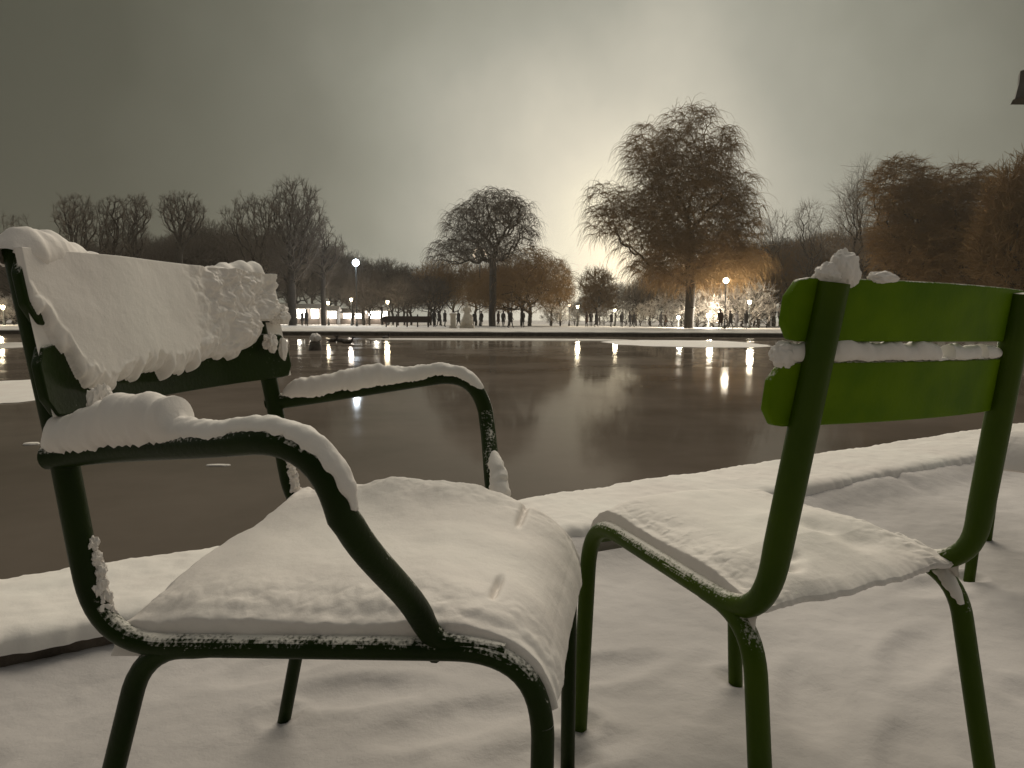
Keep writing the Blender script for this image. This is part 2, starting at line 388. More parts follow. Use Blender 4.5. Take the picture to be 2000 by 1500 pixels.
floe_px(1190, 1490, 665, 678, 3, 'long bright white ice sheet near the far bank, left of the armless chair back')
floe_px(700, 1260, 662, 665, 4, 'very thin faint snowy ice line on the pond below the statue', 'snowpath')
floe_px(46, 76, 866, 870, 5, 'tiny glinting ice fragment on the dark water, beside the left chair back post', 'snowpath')
floe_px(404, 450, 908, 911, 6, 'small faint ice fragment seen beneath the near armrest of the armchair', 'snowpath')

# ------------------------------------------------------------------ park chairs
ARM = dict(W=.4706, k=-.0587, kp=-.0179, ka=.1157, kf=.0298, ax=-.0721, az=.8558, mx=-.0319, mz=.6294, bz=.4092, cx=.5069, cz=.4252, dx=.5013, ex=.0517, fx=-.0627, hx=.3191, hz=.6784, jx=.3845, gz=.6272,
           boards=((.672, .752), (.772, .850)), mat=M['deepshadegreen'], bmat=M['deepshadegreen'], loc=(-.4299, .9648), RP=.0142, RR=.0127, rz=-8.829, tp=.451, tr=.295)
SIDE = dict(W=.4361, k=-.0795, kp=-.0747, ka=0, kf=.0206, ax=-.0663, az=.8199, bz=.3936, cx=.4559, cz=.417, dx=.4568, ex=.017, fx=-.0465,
            boards=((.650, .728), (.752, .826)), mat=M['shadegreen'], bmat=M['green'], loc=(.5163, .899), RP=.0178, RR=.0152, rz=116.424, tp=-1.44, tr=.59)
for D in (SIDE,):
    D['mz'] = .62; D['mx'] = D['ax'] * (D['mz'] - D['bz']) / (D['az'] - D['bz'])
def hw(D, x, z):
    """half width of the chair frame at local x, height z"""
    w = D['W'] / 2 + D['k'] * x
    if x < .05: w += D['kp'] * max(0, z - .44)
    if D['ka'] and x > .1: w += D['ka'] * sstep(.43, .62, z) * sstep(.0, .22, x)
    if z < .4: w += D['kf'] * (1 - z / .4)
    return w
def railz(D, x): return D['bz'] + (D['cz'] - D['bz']) * x / D['cx']
def backx(D, z):
    if z > D['mz']: return D['mx'] + (D['ax'] - D['mx']) * (z - D['mz']) / (D['az'] - D['mz'])
    return D['mx'] * (z - D['bz']) / (D['mz'] - D['bz'])
def side_path(D, s):
    P2 = [(D['ax'], D['az']), (D['mx'], D['mz']), (0, D['bz']), (D['cx'], D['cz']), (D['dx'], -.03)]
    f = fillet([(x, 0, z) for x, z in P2], [.5, .085, .09], 10)
    return [Vector((p.x, s * hw(D, p.x, p.z), p.z)) for p in resample(f, .012)]
def seat_prof(D, drop=.085):
    P2 = [(.0, D['bz']), (D['cx'], D['cz']), (D['dx'], .1)]
    f = resample(fillet([(x, 0, z) for x, z in P2], [.09], 14), .004)
    return [p for p in f if p.z > D['cz'] - drop]
def pad(name, P, Nn, T, us, vs, m, parent, lump=.006, seed=0, gran=.0016, fine=.35, tmin=-.014):
    """snow lying on a surface: P(u,v) point, Nn(u,v) outward normal, T(u,v) thickness"""
    vv = []; nv = len(vs); nu = len(us)
    for i, u in enumerate(us):
        for j, v in enumerate(vs):
            p = P(u, v); n_ = Nn(u, v); t = T(u, v)
            if t > 0:
                k = min(1, t / .012)
                t += k * (lump * fbm(p.x * 9 + seed, p.y * 9, p.z * 9, 2) + lump * fine * fbm(p.x * 34, p.y * 34 + seed, p.z * 34, 2) + gran * fbm(p.x * 120, p.y * 120, p.z * 120))
                q = p
            else: q = p
            if i in (0, nu - 1) or j in (0, nv - 1): t = max(min(t, 0) - .004, tmin)
            vv.append(tuple(q + n_ * max(t, tmin)))
    ff = [(i * nv + j, (i + 1) * nv + j, (i + 1) * nv + j + 1, i * nv + j + 1) for i in range(nu - 1) for j in range(nv - 1)]
    o = mesh(name, vv, ff, m, parent)
    return o
def tube_snow(pts, r, th, up=None, phim=1.35, n=26, seed=0, wid=1.0, lat=.55):
    """ragged snow ridge on top of a tube; th(i/len) thickness"""
    P = resample(pts, .003); m = len(P); vs = []
    for i in range(m):
        T = (P[min(i + 1, m - 1)] - P[max(i - 1, 0)]).normalized()
        U0 = Vector(up) if up else Vector((0, 0, 1)); U = (U0 - T * U0.dot(T)).normalized(); B = T.cross(U)
        f = i / (m - 1); h = th(f); e = min(1, i / 9, (m - 1 - i) / 9); e = math.sqrt(max(0, e))
        p0 = P[i] * 1.0
        h *= 1 + .40 * nz3(p0.x * 13 + seed, p0.y * 13, seed)
        for k in range(n):
            a = -1 + 2 * k / (n - 1); sd_ = 1 if a > 0 else -1
            nn = .34 * nz3(p0.x * 30 + seed, p0.y * 30, sd_) + .30 * nz3(p0.x * 120, p0.y * 120, sd_) + .22 * nz3(p0.x * 330, p0.y * 330, sd_)
            pm = ((phim(f) if callable(phim) else phim) * (.35 + .65 * e)) + nn * abs(a) ** 6
            ph = a * pm; sh = max(0, 1 - abs(a) ** 2.6)
            q = p0 + U * math.cos(ph) * r + B * math.sin(ph) * r * wid
            d = (U * math.cos(ph) + B * math.sin(ph) * lat)
            hh = h * sh ** .8 * e + (.0050 * nz3(q.x * 40, q.y * 40 + seed, q.z * 40) + .0035 * nz3(q.x * 85 + 3, q.y * 85 + seed, q.z * 85) + .0030 * (.45 - vor(q.x * 130, q.y * 130, q.z * 130))) * min(1, h / .012) * sh ** .5 * e
            if h <= 0: hh = -.004
            vs.append(tuple(q + d * (hh if sh > 0 else -.003)))
    fs = [(i * n + k, i * n + k + 1, (i + 1) * n + k + 1, (i + 1) * n + k) for i in range(m - 1) for k in range(n - 1)]
    return vs, fs
def vor(x, y, z=0): return noise.voronoi(Vector((x, y, z)))[0][0]
def blob(c, rx, ry, rz_, seed=0, n=26, lump=.25):
    vs = []; fs = []
    for i in range(n + 1):
        th = math.pi * i / n
        for k in range(2 * n):
            ph = math.pi * k / n; d = Vector((math.sin(th) * math.cos(ph), math.sin(th) * math.sin(ph), math.cos(th)))
            q = 1 + lump * fbm(d.x * 1.6 + seed, d.y * 1.6, d.z * 1.6) + lump * .3 * fbm(d.x * 6, d.y * 6 + seed, d.z * 6) + .03 * fbm(d.x * 22, d.y * 22, d.z * 22)
            vs.append((c[0] + d.x * rx * q, c[1] + d.y * ry * q, c[2] + d.z * rz_ * q))
    m2 = 2 * n
    fs = [(i * m2 + k, (i + 1) * m2 + k, (i + 1) * m2 + (k + 1) % m2, i * m2 + (k + 1) % m2) for i in range(n) for k in range(m2)]
    return vs, fs
def chair_frame(D, name):
    RP, RR = D['RP'], D['RR']
    root = empty(name)
    root.matrix_world = Matrix.Translation((*D['loc'], 0)) @ Matrix.Rotation(R(D['rz']), 4, 'Z') @ Matrix.Rotation(R(D['tr']), 4, 'X') @ Matrix.Rotation(-R(D['tp']), 4, 'Y')
    for s in (-1, 1):
        P = side_path(D, s)
        # split: post + rail  |  front leg
        cut = next(i for i, p in enumerate(P) if p.x > .3 and p.z < D['cz'] - .075)
        def rad(p): return RP if p.x < .02 and p.z > D['bz'] + .1 else RR + (RP - RR) * sstep(.0, .12, p.z - D['bz']) * (p.x < .1)
        a = MB(); a.tube(P[:cut + 1], [rad(p) for p in P[:cut + 1]], 18, side=(0, 1, 0)); a.build('side_frame', D['mat'], root)
        a = MB(); Q = P[cut:]; a.tube(Q, RR, 18, side=(0, 1, 0)); lg = a.build('leg', D['mat'], root)
        f = fillet([(.20, 0, railz(D, .20) + .001), (.155, 0, railz(D, .155)), (D['ex'], 0, railz(D, D['ex']) - .004), (D['fx'], 0, -.03)], [.05, .10], 12)
        Q = [Vector((p.x, s * (hw(D, p.x, p.z) if p.z < .4 else hw(D, .1, .42)), p.z)) for p in resample(f, .012)]
        a = MB(); a.tube(Q, [RR * .98 * min(1, .55 + .45 * i / 7) for i in range(len(Q))], 18, side=(0, 1, 0)); a.build('leg', D['mat'], root)
        if D['ka']:
            f = fillet([(D['mx'] - .014, 0, D['gz'] - .001), (D['hx'], 0, D['hz']), (D['jx'], 0, D['cz'] + .003), (D['jx'] + .045, 0, D['cz'] + .002), (D['jx'] + .080, 0, D['cz'] - .002)], [.075, .075, .03], 12)
            Q = [Vector((p.x, s * (hw(D, p.x, p.z) if p.x > .1 else D['W'] / 2 + D['k'] * p.x + D['kp'] * .19 + .012), p.z)) for p in resample(f, .012)]
            # blend width smoothly
            for i, q in enumerate(Q):
                if q.z > .6:
                    w0 = D['W'] / 2 + .004; w1 = hw(D, D['hx'], D['hz'])
                    q.y = s * (w0 + (w1 - w0) * sstep(-.03, .31, q.x))
            D['armpath%d' % s] = Q
            nq = len(Q); a = MB(); a.tube(Q, [RP * min(1, .5 + .5 * (nq - 1 - i) / 9) for i in range(nq)], 18, side=(0, 1, 0)); a.build('armrest', D['mat'], root)
    # seat slats and cross bars
    prof = seat_prof(D, .06); al = [0]
    for i in range(1, len(prof)): al.append(al[-1] + (prof[i] - prof[i - 1]).length)
    tot = al[-1]; nsl = 5; x0 = .03; wd = (tot - x0) / nsl
    for q in range(nsl):
        a0 = x0 + q * wd; a1 = a0 + wd - .012
        idx = [i for i, l in enumerate(al) if a0 <= l <= a1]
        vs = []; fs = []
        for i in idx[::3] + [idx[-1]]:
            p = prof[i]; t = (prof[min(i + 1, len(prof) - 1)] - prof[max(i - 1, 0)]).normalized(); n_ = Vector((-t.z, 0, t.x)) * -1
            if n_.z < 0 or n_.x < -.5: n_ = -n_
            w = hw(D, p.x, max(p.z, .41)) - .010
            for (yy, hh) in ((-w, -.004), (w, -.004), (w, .009), (-w, .009)):
                vs.append((p.x + n_.x * hh, yy, p.z + n_.z * hh))
        m_ = len(vs) // 4
        for i in range(m_ - 1):
            for k in range(4): fs.append((i * 4 + k, i * 4 + (k + 1) % 4, (i + 1) * 4 + (k + 1) % 4, (i + 1) * 4 + k))
        fs += [(3, 2, 1, 0), tuple((m_ - 1) * 4 + k for k in range(4))]
        a = MB(); a.add(vs, fs); o = a.build('seat_slat', D['mat'], root); recalc(o)
    for x in (.09, D['cx'] - .12):
        w = hw(D, x, .42); a = MB(); a.tube([(x, -w, railz(D, x) - .008), (x, w, railz(D, x) - .008)], .009, 10); a.build('cross_bar', D['mat'], root)
    # two backrest boards, bowed towards the back
    for (z0, z1) in D['boards']:
        vs = []; ny = 40; sec = []
        h = z1 - z0; r = .0
        OV = .048; OVn = .048 if D is SIDE else .030
        for i in range(ny + 1):
            f = i / ny; yl = -(hw(D, -.05, (z0 + z1) / 2) + OVn); yr = hw(D, -.05, (z0 + z1) / 2) + OV
            y = yl + (yr - yl) * f
            # rounded corners
            e = min(f, 1 - f) * (yr - yl); rc = .022; cut = rc - math.sqrt(max(0, rc * rc - (rc - min(e, rc)) ** 2))
            bow = -.030 * (1 - (2 * f - 1) ** 2)
            za, zb = z0 + cut, z1 - cut
            for (z, dx) in ((za, .003), (zb, .003), (zb + .000, .015), (za, .015)):
                vs.append((backx(D, z) + RP + dx + bow - .004, y, z))
        fs = []
        for i in range(ny):
            for k in range(4): fs.append((i * 4 + k, i * 4 + (k + 1) % 4, (i + 1) * 4 + (k + 1) % 4, (i + 1) * 4 + k))
        fs += [(3, 2, 1, 0), tuple(ny * 4 + k for k in range(4))]
        a = MB(); a.add(vs, fs); o = a.build('backrest_board', D['bmat'], root, bevel=.003); recalc(o)
    # bolts holding the boards to the posts
    for (z0, z1) in (D['boards'] if D is SIDE else ()):
        for s in (-1, 1):
            z = (z0 + z1) / 2; a = MB(); y = s * hw(D, -.05, z); x = backx(D, z)
            a.lathe([(.001, .0), (.006, .001), (.0085, .005), (.0085, .008)], 14)
            o = a.build('bolt', D['bmat'], root); o.matrix_local = Matrix.Translation((x + RP + .017, y, z)) @ Matrix.Rotation(R(90), 4, 'Y') @ Matrix.Rotation(R(180), 4, 'X')
    return root
def recalc(o):
    b = bmesh.new(); b.from_mesh(o.data); bmesh.ops.recalc_face_normals(b, faces=b.faces[:]); b.to_mesh(o.data); b.free()
def seat_snow(D, root, T, seed):
    prof = seat_prof(D, D.get('drop', .075)); al = [0]
    for i in range(1, len(prof)): al.append(al[-1] + (prof[i] - prof[i - 1]).length)
    tot = al[-1]
    def at_(u):
        s_ = u * tot; i = min(len(prof) - 2, int(np.searchsorted(al, s_, 'right')) - 1); i = max(0, i)
        f = (s_ - al[i]) / max(1e-9, al[i + 1] - al[i]); p = prof[i].lerp(prof[i + 1], f)
        a, b = prof[max(0, i - 4)], prof[min(len(prof) - 1, i + 5)]; t = (b - a).normalized(); return p, Vector((-t.z, 0, t.x)) if t.x > 0 or t.z < 0 else Vector((t.z, 0, -t.x))
    cache = {}
    def g(u):
        if u not in cache:
            p, n_ = at_(u)
            if n_.z < -.1: n_ = -n_
            cache[u] = (p, n_)
        return cache[u]
    def P(u, v):
        p, n_ = g(u); w = hw(D, p.x, max(p.z, .41)) + .010
        a = max(0, abs(v) - .93) / .07; s_ = 1 if v > 0 else -1
        dx = (.014 + .014 * fbm(v * 2.2, seed, 0) + .005 * fbm(v * 9, seed, 2)) * (1 - u) ** 12
        return Vector((p.x + dx, v * w - s_ * a * .010, p.z)) + n_ * ((.009 + .0065 * sstep(.86, .95, abs(v))) * (1 - a * a * .95))
    us = list(np.linspace(0, 1, 300)); vs = [math.sin(a) for a in np.linspace(-math.pi / 2, math.pi / 2, 190)]
    def TT(u, v):
        lim = .965 + .035 * nz3(u * tot * 20, v > 0, seed) + .018 * nz3(u * tot * 70, v > 0, 3)
        if v > 0: lim += .03
        e = (lim - .002 - abs(v)) / .15
        if e <= 0: return -.012
        g_ = sstep(.4, .95, abs(v)) * (.45 - vor(u * tot * 60 + .6 * nz3(u * 30, v * 9, 1), v * 13 + .6 * nz3(u * 30, v * 9, 6), seed)) * .004 + .003 * nz3(u * tot * 30, v * 7, 4) * sstep(.5, .9, abs(v))
        return T(u, v, tot) * (1 - (1 - min(1, e)) ** 2) ** .6 + .001 + g_ * min(1, e)
    return pad('seat_snow', P, lambda u, v: g(u)[1], TT, us, vs, M['snow'], root, .006, seed, .0, .12)

RP, RR = ARM['RP'], ARM['RR']
# ---- the armchair on the left
armchair = chair_frame(ARM, 'park_armchair')
tag(armchair, 'green metal armchair with two curved armrests, its backrest plastered with thick snow', 'chair', 'green park chairs by the pond')
def T1(u, v, tot):
    x = u * tot
    near = (.036 + .006 * v) * (1 - abs(v) ** (4 if v < 0 else 14)) + .011
    far = sstep(.2, .95, v) * interp(x, [(0, .004), (.08, .012), (.2, .034), (.3, .032), (.42, .010), (.5, 0), (.7, 0)])
    e = min(1, x / .035 + .03) ** .5
    front = interp(x, [(0, 1), (.36, 1), (.44, .62), (.50, .34), (.62, .2)])
    t = (near * front + far * (v < .995)) * e
    # gaps between the slats, half bridged
    t -= .012 * math.exp(-((x - .43) / .004) ** 2) * sstep(.35, .55, v) * sstep(1.0, .85, v)
    t -= .010 * math.exp(-((x - .435) / .003) ** 2) * sstep(-.72, -.62, v) * sstep(-.35, -.48, v)
    t += .03 * math.exp(-((x) / .03) ** 2) * math.exp(-((v - .98) / .25) ** 2)
    return t
seat_snow(ARM, armchair, T1, 0)
RA = ARM['armpath-1']
def cut_path(P, a, b):
    P = resample(P, .004); L_ = [0]
    for i in range(1, len(P)): L_.append(L_[-1] + (P[i] - P[i - 1]).length)
    return [p for p, l in zip(P, L_) if a <= l <= b]
near_arm = cut_path(ARM['armpath-1'], .0, .445)
vs, fs = tube_snow(near_arm, RP, lambda f: interp(f, [(0, .022), (.04, .034), (.1, .034), (.3, .040), (.43, .036), (.47, .034), (.49, .015), (.62, .007), (.8, .008), (.95, .006), (1, .002)]), seed=1, phim=lambda f: interp(f, [(0, 1.35), (.45, 1.25), (.52, 1.0), (.7, .95), (1, .75)]))
a = MB(); a.add(vs, fs)
q = near_arm[6]
a.add(*blob((q.x + .036, q.y + .012, q.z + .040), .014, .016, .034, 3, 40, .3)); a.add(*blob((q.x + .038, q.y + .004, q.z + .02), .034, .018, .026, 5, 40, .3))
a.build('armrest_snow', M['snow'], armchair)
far_arm = cut_path(ARM['armpath1'], .03, .40)
vs, fs = tube_snow(far_arm, RP, lambda f: interp(f, [(0, .020), (.1, .026), (.45, .024), (.6, .014), (.85, .009), (1, .003)]), seed=4, phim=1.55)
a = MB(); a.add(vs, fs)
low = [p for p in resample(ARM['armpath1'], .004) if .435 < p.z < .535 and p.x > .3]
vs, fs = tube_snow(low, RP, lambda f: interp(f, [(0, .003), (.2, .012), (.8, .018), (1, .012)]), up=(.8, -.25, .5), seed=9, phim=1.3)
a.add(vs, fs); a.build('armrest_snow', M['snow'], armchair)
# backrest snow on the front of the boards
YN, YR = -(hw(ARM, -.05, .76) + .024), hw(ARM, -.05, .76) + .046
def bP(u, z):
    y = YN + (YR - YN) * u; f = u; bow = -.030 * (1 - (2 * f - 1) ** 2)
    return Vector((backx(ARM, z) + RP + .009 + bow, y, z))
def bT(u, z):
    y = YN + (YR - YN) * u
    zl = interp(u, [(0, .80), (.06, .75), (.10, .705), (.16, .692), (.3, .712), (.42, .702), (.55, .718), (.7, .720), (.80, .733), (.88, .757), (.94, .772), (1, .79)])
    zl += .010 * nz3(u * 16, 0, 3) - .016 * max(0, nz3(u * 42, z * 14, 8)) - .010 * max(0, nz3(u * 75, z * 30, 1)) + .008 * nz3(u * 60, z * 60, 5)
    if u > .84 and .752 < z < .775: return -.012
    e = (z - zl) / .020
    th = .031 * sstep(-.05, .32, u) ** .6 * sstep(1.01, .93, u)
    if e <= 0: return -.012
    t = th * math.sqrt(min(1, e))
    lump = sstep(.48, .78, u + .12 * nz3(y * 9, z * 9, 2)) + .45 * (1 - sstep(.005, .030, z - zl))
    wy, wz = y + .010 * nz3(y * 30, z * 30, 9), z + .010 * nz3(y * 30, z * 30, 3)
    L1 = .55 - vor(wy * 30, wz * 34, 1); L2 = .5 - vor(wy * 75, wz * 80, 4); L3 = .5 - vor(wy * 170, wz * 180, 2)
    big = nz3(y * 11, z * 13, 5)
    t += min(1, lump) * (.022 * L1 + .010 * L2 + .004 * L3 + .016 * big) * min(1, e) + .005 * nz3(y * 8, z * 8, 1) * min(1, e)
    return max(t, .002)
us = list(np.linspace(0, 1, 360)); zs = list(np.linspace(.674, .856, 190))
pad('backrest_snow', bP, lambda u, z: Vector((.99, 0, .12)), bT, us, zs, M['snow'], armchair, .002, 11, .0, .2, tmin=-.003)
top = [Vector((backx(ARM, .845) + .008 + (-.030 * (1 - (2 * f - 1) ** 2)), YN - .002 + (YR - YN) * f, .842)) for f in np.linspace(0, .99, 60)]
vs, fs = tube_snow(top, .012, lambda f: interp(f, [(0, .014), (.04, .028), (.09, .031), (.15, .025), (.25, .012), (.35, .004), (.55, .005), (.75, .012), (.88, .022), (.95, .026), (1, .006)]), seed=14, phim=1.9, wid=1.6, n=30)
a = MB(); a.add(vs, fs)
a.add(*blob((backx(ARM, .8) + .034, YR - .025, .787), .018, .026, .018, 6, 40, .4)); a.add(*blob((backx(ARM, .71) + .028, YR - .072, .737), .011, .014, .015, 7, 40, .4))
a.add(*blob((backx(ARM, .71) + .031, YR - .034, .725), .007, .010, .020, 2))
a.build('backrest_snow', M['snow'], armchair)
# snow clinging to the front of both back posts above the seat
for s, z0, z1 in ((-1, .445, .525), (1, .43, .56)):
    a = MB(); nb = int((z1 - z0) / .012)
    for k in range(nb):
        z = z0 + (z1 - z0) * k / (nb - 1); f = k / (nb - 1); rr_ = (.013 - .006 * f) * (1 + .4 * nz3(k * 1.7, s, 0))
        a.add(*blob((backx(ARM, z) + RP - .002 + .003 * nz3(k * 2.3, 5, s), s * (hw(ARM, 0, z) - .003) + .003 * nz3(k * 3.1, s, 2), z), rr_ * .8, rr_ * .85, rr_ * 1.15, k + 20 * s, 22, .45))
    a.build('post_snow', M['snow'], armchair)

RP, RR = SIDE['RP'], SIDE['RR']
# ---- the chair on the right, seen from behind
chair = chair_frame(SIDE, 'park_chair')
tag(chair, 'armless green metal chair seen from behind, two bare green back boards, facing the pond', 'chair', 'green park chairs by the pond')
def T2(u, v, tot):
    x = u * tot
    t = .029 * (1 - abs(v) ** 5) + .011
    e = min(1, x / .13 + .01) ** .75; front = interp(x, [(0, .8), (.1, 1), (.38, 1), (.46, .62), (.55, .35)])
    t = t * e * front
    for (a, b, c, d) in ((.075, .42, .020, .018), (.095, .30, .018, .014), (.11, -.45, .05, .016), (.16, -.30, .03, .013)):
        t -= d * math.exp(-(((x - a) / c) ** 2 + ((v - b) / (c * 4)) ** 2))
    return max(t, .002)
seat_snow(SIDE, chair, T2, 31)
def btop(y, z): 
    yl = -(hw(SIDE, -.05, z) + .048); yr = -yl; f = (y - yl) / (yr - yl)
    return Vector((backx(SIDE, z) + RP + .005 - .03 * (1 - (2 * f - 1) ** 2), y, z))
a = MB()
a.add(*blob(btop(.172, .834), .013, .023, .024, 7, 40, .22)); a.add(*blob(btop(.190, .829), .013, .022, .015, 9, 40, .25)); a.add(*blob(btop(.112, .828), .011, .024, .008, 12, 40, .2))
a.build('backrest_snow', M['snow'], chair)
gap = [btop(y, .728) for y in np.linspace(-.19, .245, 90)]
def gth(f):
    y = -.19 + .435 * f
    return interp(f, [(0, .012), (.9, .016), (.95, .020), (1, .010)]) * (1 if (nz3(y * 22, 0, 0) > -.32 or f > .5) else -1)
vs, fs = tube_snow(gap, .008, gth, seed=33, phim=1.5, wid=1.1)
a = MB(); a.add(vs, fs); a.add(*blob(btop(.232, .736), .010, .022, .016, 15)); a.build('backrest_snow', M['snow'], chair)
lowp = [Vector((.05 - .0 * k, -(hw(SIDE, 0, .4) + .004), .40)) for k in range(2)]
f = fillet([(.17, 0, railz(SIDE, .17)), (SIDE['ex'], 0, railz(SIDE, SIDE['ex']) - .008), (SIDE['fx'], 0, 0)], [.10], 12)
Q = [Vector((p.x, -hw(SIDE, .1, .42), p.z)) for p in resample(f, .01) if p.z > .33]
vs, fs = tube_snow(Q, RR, lambda t: interp(t, [(0, .003), (.3, .012), (.7, .010), (1, .002)]), up=(-.7, 0, .7), seed=40, phim=1.0)
a = MB(); a.add(vs, fs); a.build('leg_snow', M['snow'], chair)

# ---- third chair, mostly past the right edge of the photograph: a copy of the second
c3 = chair.copy(); C.objects.link(c3)
for ch in list(chair.children):
    k = ch.copy(); C.objects.link(k); k.parent = c3
c3.matrix_world = Matrix.Translation((1.864, 2.15, 0)) @ Matrix.Rotation(R(225), 4, 'Z')
tag(c3, 'snowy chair mostly cut by the right edge, only a seat corner and leg showing', 'chair', 'green park chairs by the pond')

# ------------------------------------------------------------------ trees
NR = np.random.default_rng(11)
def tubes_np(A, B, ra, rb, n=3):
    """many short tapered prisms: A,B (m,3), radii (m,)"""
    m = len(A); T = B - A; Ln = np.linalg.norm(T, axis=1, keepdims=True) + 1e-9; T = T / Ln
    ref = np.where(np.abs(T[:, 2:3]) > .9, np.array([[1., 0, 0]]), np.array([[0, 0, 1.]]))
    U = np.cross(T, ref); U /= np.linalg.norm(U, axis=1, keepdims=True) + 1e-9; V = np.cross(T, U)
    out = np.zeros((m, 2, n, 3))
    for k in range(n):
        w = 2 * math.pi * k / n; d = U * math.cos(w) + V * math.sin(w)
        out[:, 0, k] = A + d * ra[:, None]; out[:, 1, k] = B + d * rb[:, None]
    base = (np.arange(m) * 2 * n)[:, None]
    F = np.concatenate([base + np.array([[k, (k + 1) % n, n + (k + 1) % n, n + k]]) for k in range(n)], 0)
    return out.reshape(-1, 3), F
def grow(blobs, h0, trunk_h, natt, lean=0, seed=0, sweep=.3, tr=.22, up=.35, far=.22):
    """skeleton that reaches random targets inside the crown blobs (cx,cy,cz,rx,ry,rz), base at origin"""
    g = np.random.default_rng(seed)
    pts = []
    vol = np.array([b[3] * b[4] * b[5] for b in blobs]); vol = vol / vol.sum()
    for b, v in zip(blobs, vol):
        k = max(4, int(natt * v)); d = g.normal(size=(k, 3)); d /= np.linalg.norm(d, axis=1, keepdims=True); r = g.random(k) ** .36
        pts.append(np.array(b[:3]) + d * r[:, None] * np.array(b[3:]))
    Pt = np.concatenate(pts); Pt = Pt[Pt[:, 2] > h0]
    nodes = [np.array([0., 0, -.3])]; par = [-1]
    nt_ = 9
    for i in range(1, nt_ + 1):
        f = i / nt_; nodes.append(np.array([lean * f * f + .05 * g.normal(), .05 * g.normal(), trunk_h * f])); par.append(i - 1)
    main = nt_
    # leaders
    order = np.argsort(np.linalg.norm(Pt - nodes[main], axis=1) + g.random(len(Pt)) * .5)
    ND = np.zeros((len(Pt) * 3 + 20, 3)); ND[:len(nodes)] = nodes; cnt = len(nodes); dist = np.zeros(len(ND)); 
    for i in range(1, cnt): dist[i] = dist[par[i]] + np.linalg.norm(ND[i] - ND[par[i]])
    for q in order:
        t = Pt[q]; lo = max(3, int(nt_ * .45)); C_ = ND[lo:cnt]
        dv = t - C_; d = np.linalg.norm(dv, axis=1)
        cost = d + far * dist[lo:cnt] + up * np.maximum(0, -(dv[:, 2])) * 1.5 + .25 * np.maximum(0, np.linalg.norm(dv[:, :2], axis=1) - np.maximum(dv[:, 2], 0))
        j = int(np.argmin(cost)) + lo; p = ND[j]; L_ = np.linalg.norm(t - p); steps = 2 if L_ > .8 else 1
        prev = j
        for s_ in range(1, steps + 1):
            f = s_ / steps; m_ = p + (t - p) * f
            if s_ < steps: m_ = m_ + g.normal(size=3) * (.06 if far < .3 else .03) * L_ + np.array([0, 0, -sweep * .25 * L_ if t[2] > p[2] else sweep * .2 * L_])
            if cnt >= len(ND): break
            ND[cnt] = m_; par.append(prev); dist[cnt] = dist[prev] + np.linalg.norm(m_ - ND[prev]); prev = cnt; cnt += 1
    par = np.array(par[:cnt]); ND = ND[:cnt]
    load = np.zeros(cnt); kids = np.zeros(cnt, int)
    for i in range(1, cnt): kids[par[i]] += 1
    load[kids == 0] = 1
    for i in range(cnt - 1, 0, -1): load[par[i]] += load[i]
    rad = tr * (load / load[0]) ** .46
    return ND, par, rad, kids, g
def tree_mesh(blobs, trunk_h=4, natt=500, seed=0, tr=.25, h0=1, twigs=6, tl=1.0, tw=.014, weep=0., frost=False, lean=0, sweep=.3, minr=.02, up=.35, far=.22):
    ND, par, rad, kids, g = grow(blobs, h0, trunk_h, natt, lean, seed, sweep, tr, up, far)
    rad = np.maximum(rad, minr)
    i = np.arange(1, len(ND)); thick = rad[i] > tr * .16
    def seg(mask, n):
        k = i[mask]; return tubes_np(ND[par[k]], ND[k], np.minimum(rad[par[k]], rad[k] * 1.5), rad[k], n)
    Vt, Ft = seg(thick, 7); Vb, Fb = seg(~thick, 3)
    # twigs
    ends = np.concatenate([np.where(kids == 0)[0], np.where((kids > 0) & (rad < tr * .14))[0][::2]])
    st = np.repeat(ends, twigs); P0 = ND[st]; dirn = ND[st] - ND[par[st]]; dirn /= np.linalg.norm(dirn, axis=1, keepdims=True) + 1e-9
    d = dirn * .7 + g.normal(size=(len(st), 3)) * .55
    if weep: d[:, 2] = d[:, 2] * .3 + .1
    else: d[:, 2] += .25
    d /= np.linalg.norm(d, axis=1, keepdims=True)
    L_ = tl * (.5 + g.random(len(st)))[:, None]
    VV = [Vb]; FF = [Fb]; off = len(Vb)
    ns = 4 if weep else 2
    P = P0.copy(); dd = d.copy()
    for k in range(ns):
        dd = dd + g.normal(size=dd.shape) * .18
        if weep: dd[:, 2] -= weep * (k + 1) * .55
        dd /= np.linalg.norm(dd, axis=1, keepdims=True)
        Q = P + dd * L_ / ns * (1.3 if weep and k else 1)
        Q[:, 2] = np.maximum(Q[:, 2], h0 * .8)
        r0 = np.full(len(P), tw * (1 - .2 * k)); r1 = r0 * .75
        v, f = tubes_np(P, Q, r0, r1, 3); VV.append(v); FF.append(f + off); off += len(v)
        if not weep and k == 0:
            # side twiglets
            sdv = dd + g.normal(size=dd.shape) * .8; sdv /= np.linalg.norm(sdv, axis=1, keepdims=True)
            v, f = tubes_np(Q, Q + sdv * L_ * .45, r1 * .9, r1 * .5, 3); VV.append(v); FF.append(f + off); off += len(v)
        P = Q
    return (Vt, Ft), (np.concatenate(VV), np.concatenate(FF))
def plant(name, data, loc, mats, label, cat='tree', group=None, rz=0, sc=1):
    root = empty(name, loc, rz); root.scale = (sc, sc, sc)
    t = mesh('trunk', *data[0], mats[0], root); c = mesh('crown', *data[1], mats[1], root)
    tag(root, label, cat, group); return root
def dup(root, loc, rz, sc, label, group=None):
    r = root.copy(); C.objects.link(r); r.location = loc; r.rotation_euler = (0, 0, rz); r.scale = sc
    r['label'] = label
    if group: r['group'] = group
    for ch in list(root.children):
        c = ch.copy(); C.objects.link(c); c.parent = r
    return r
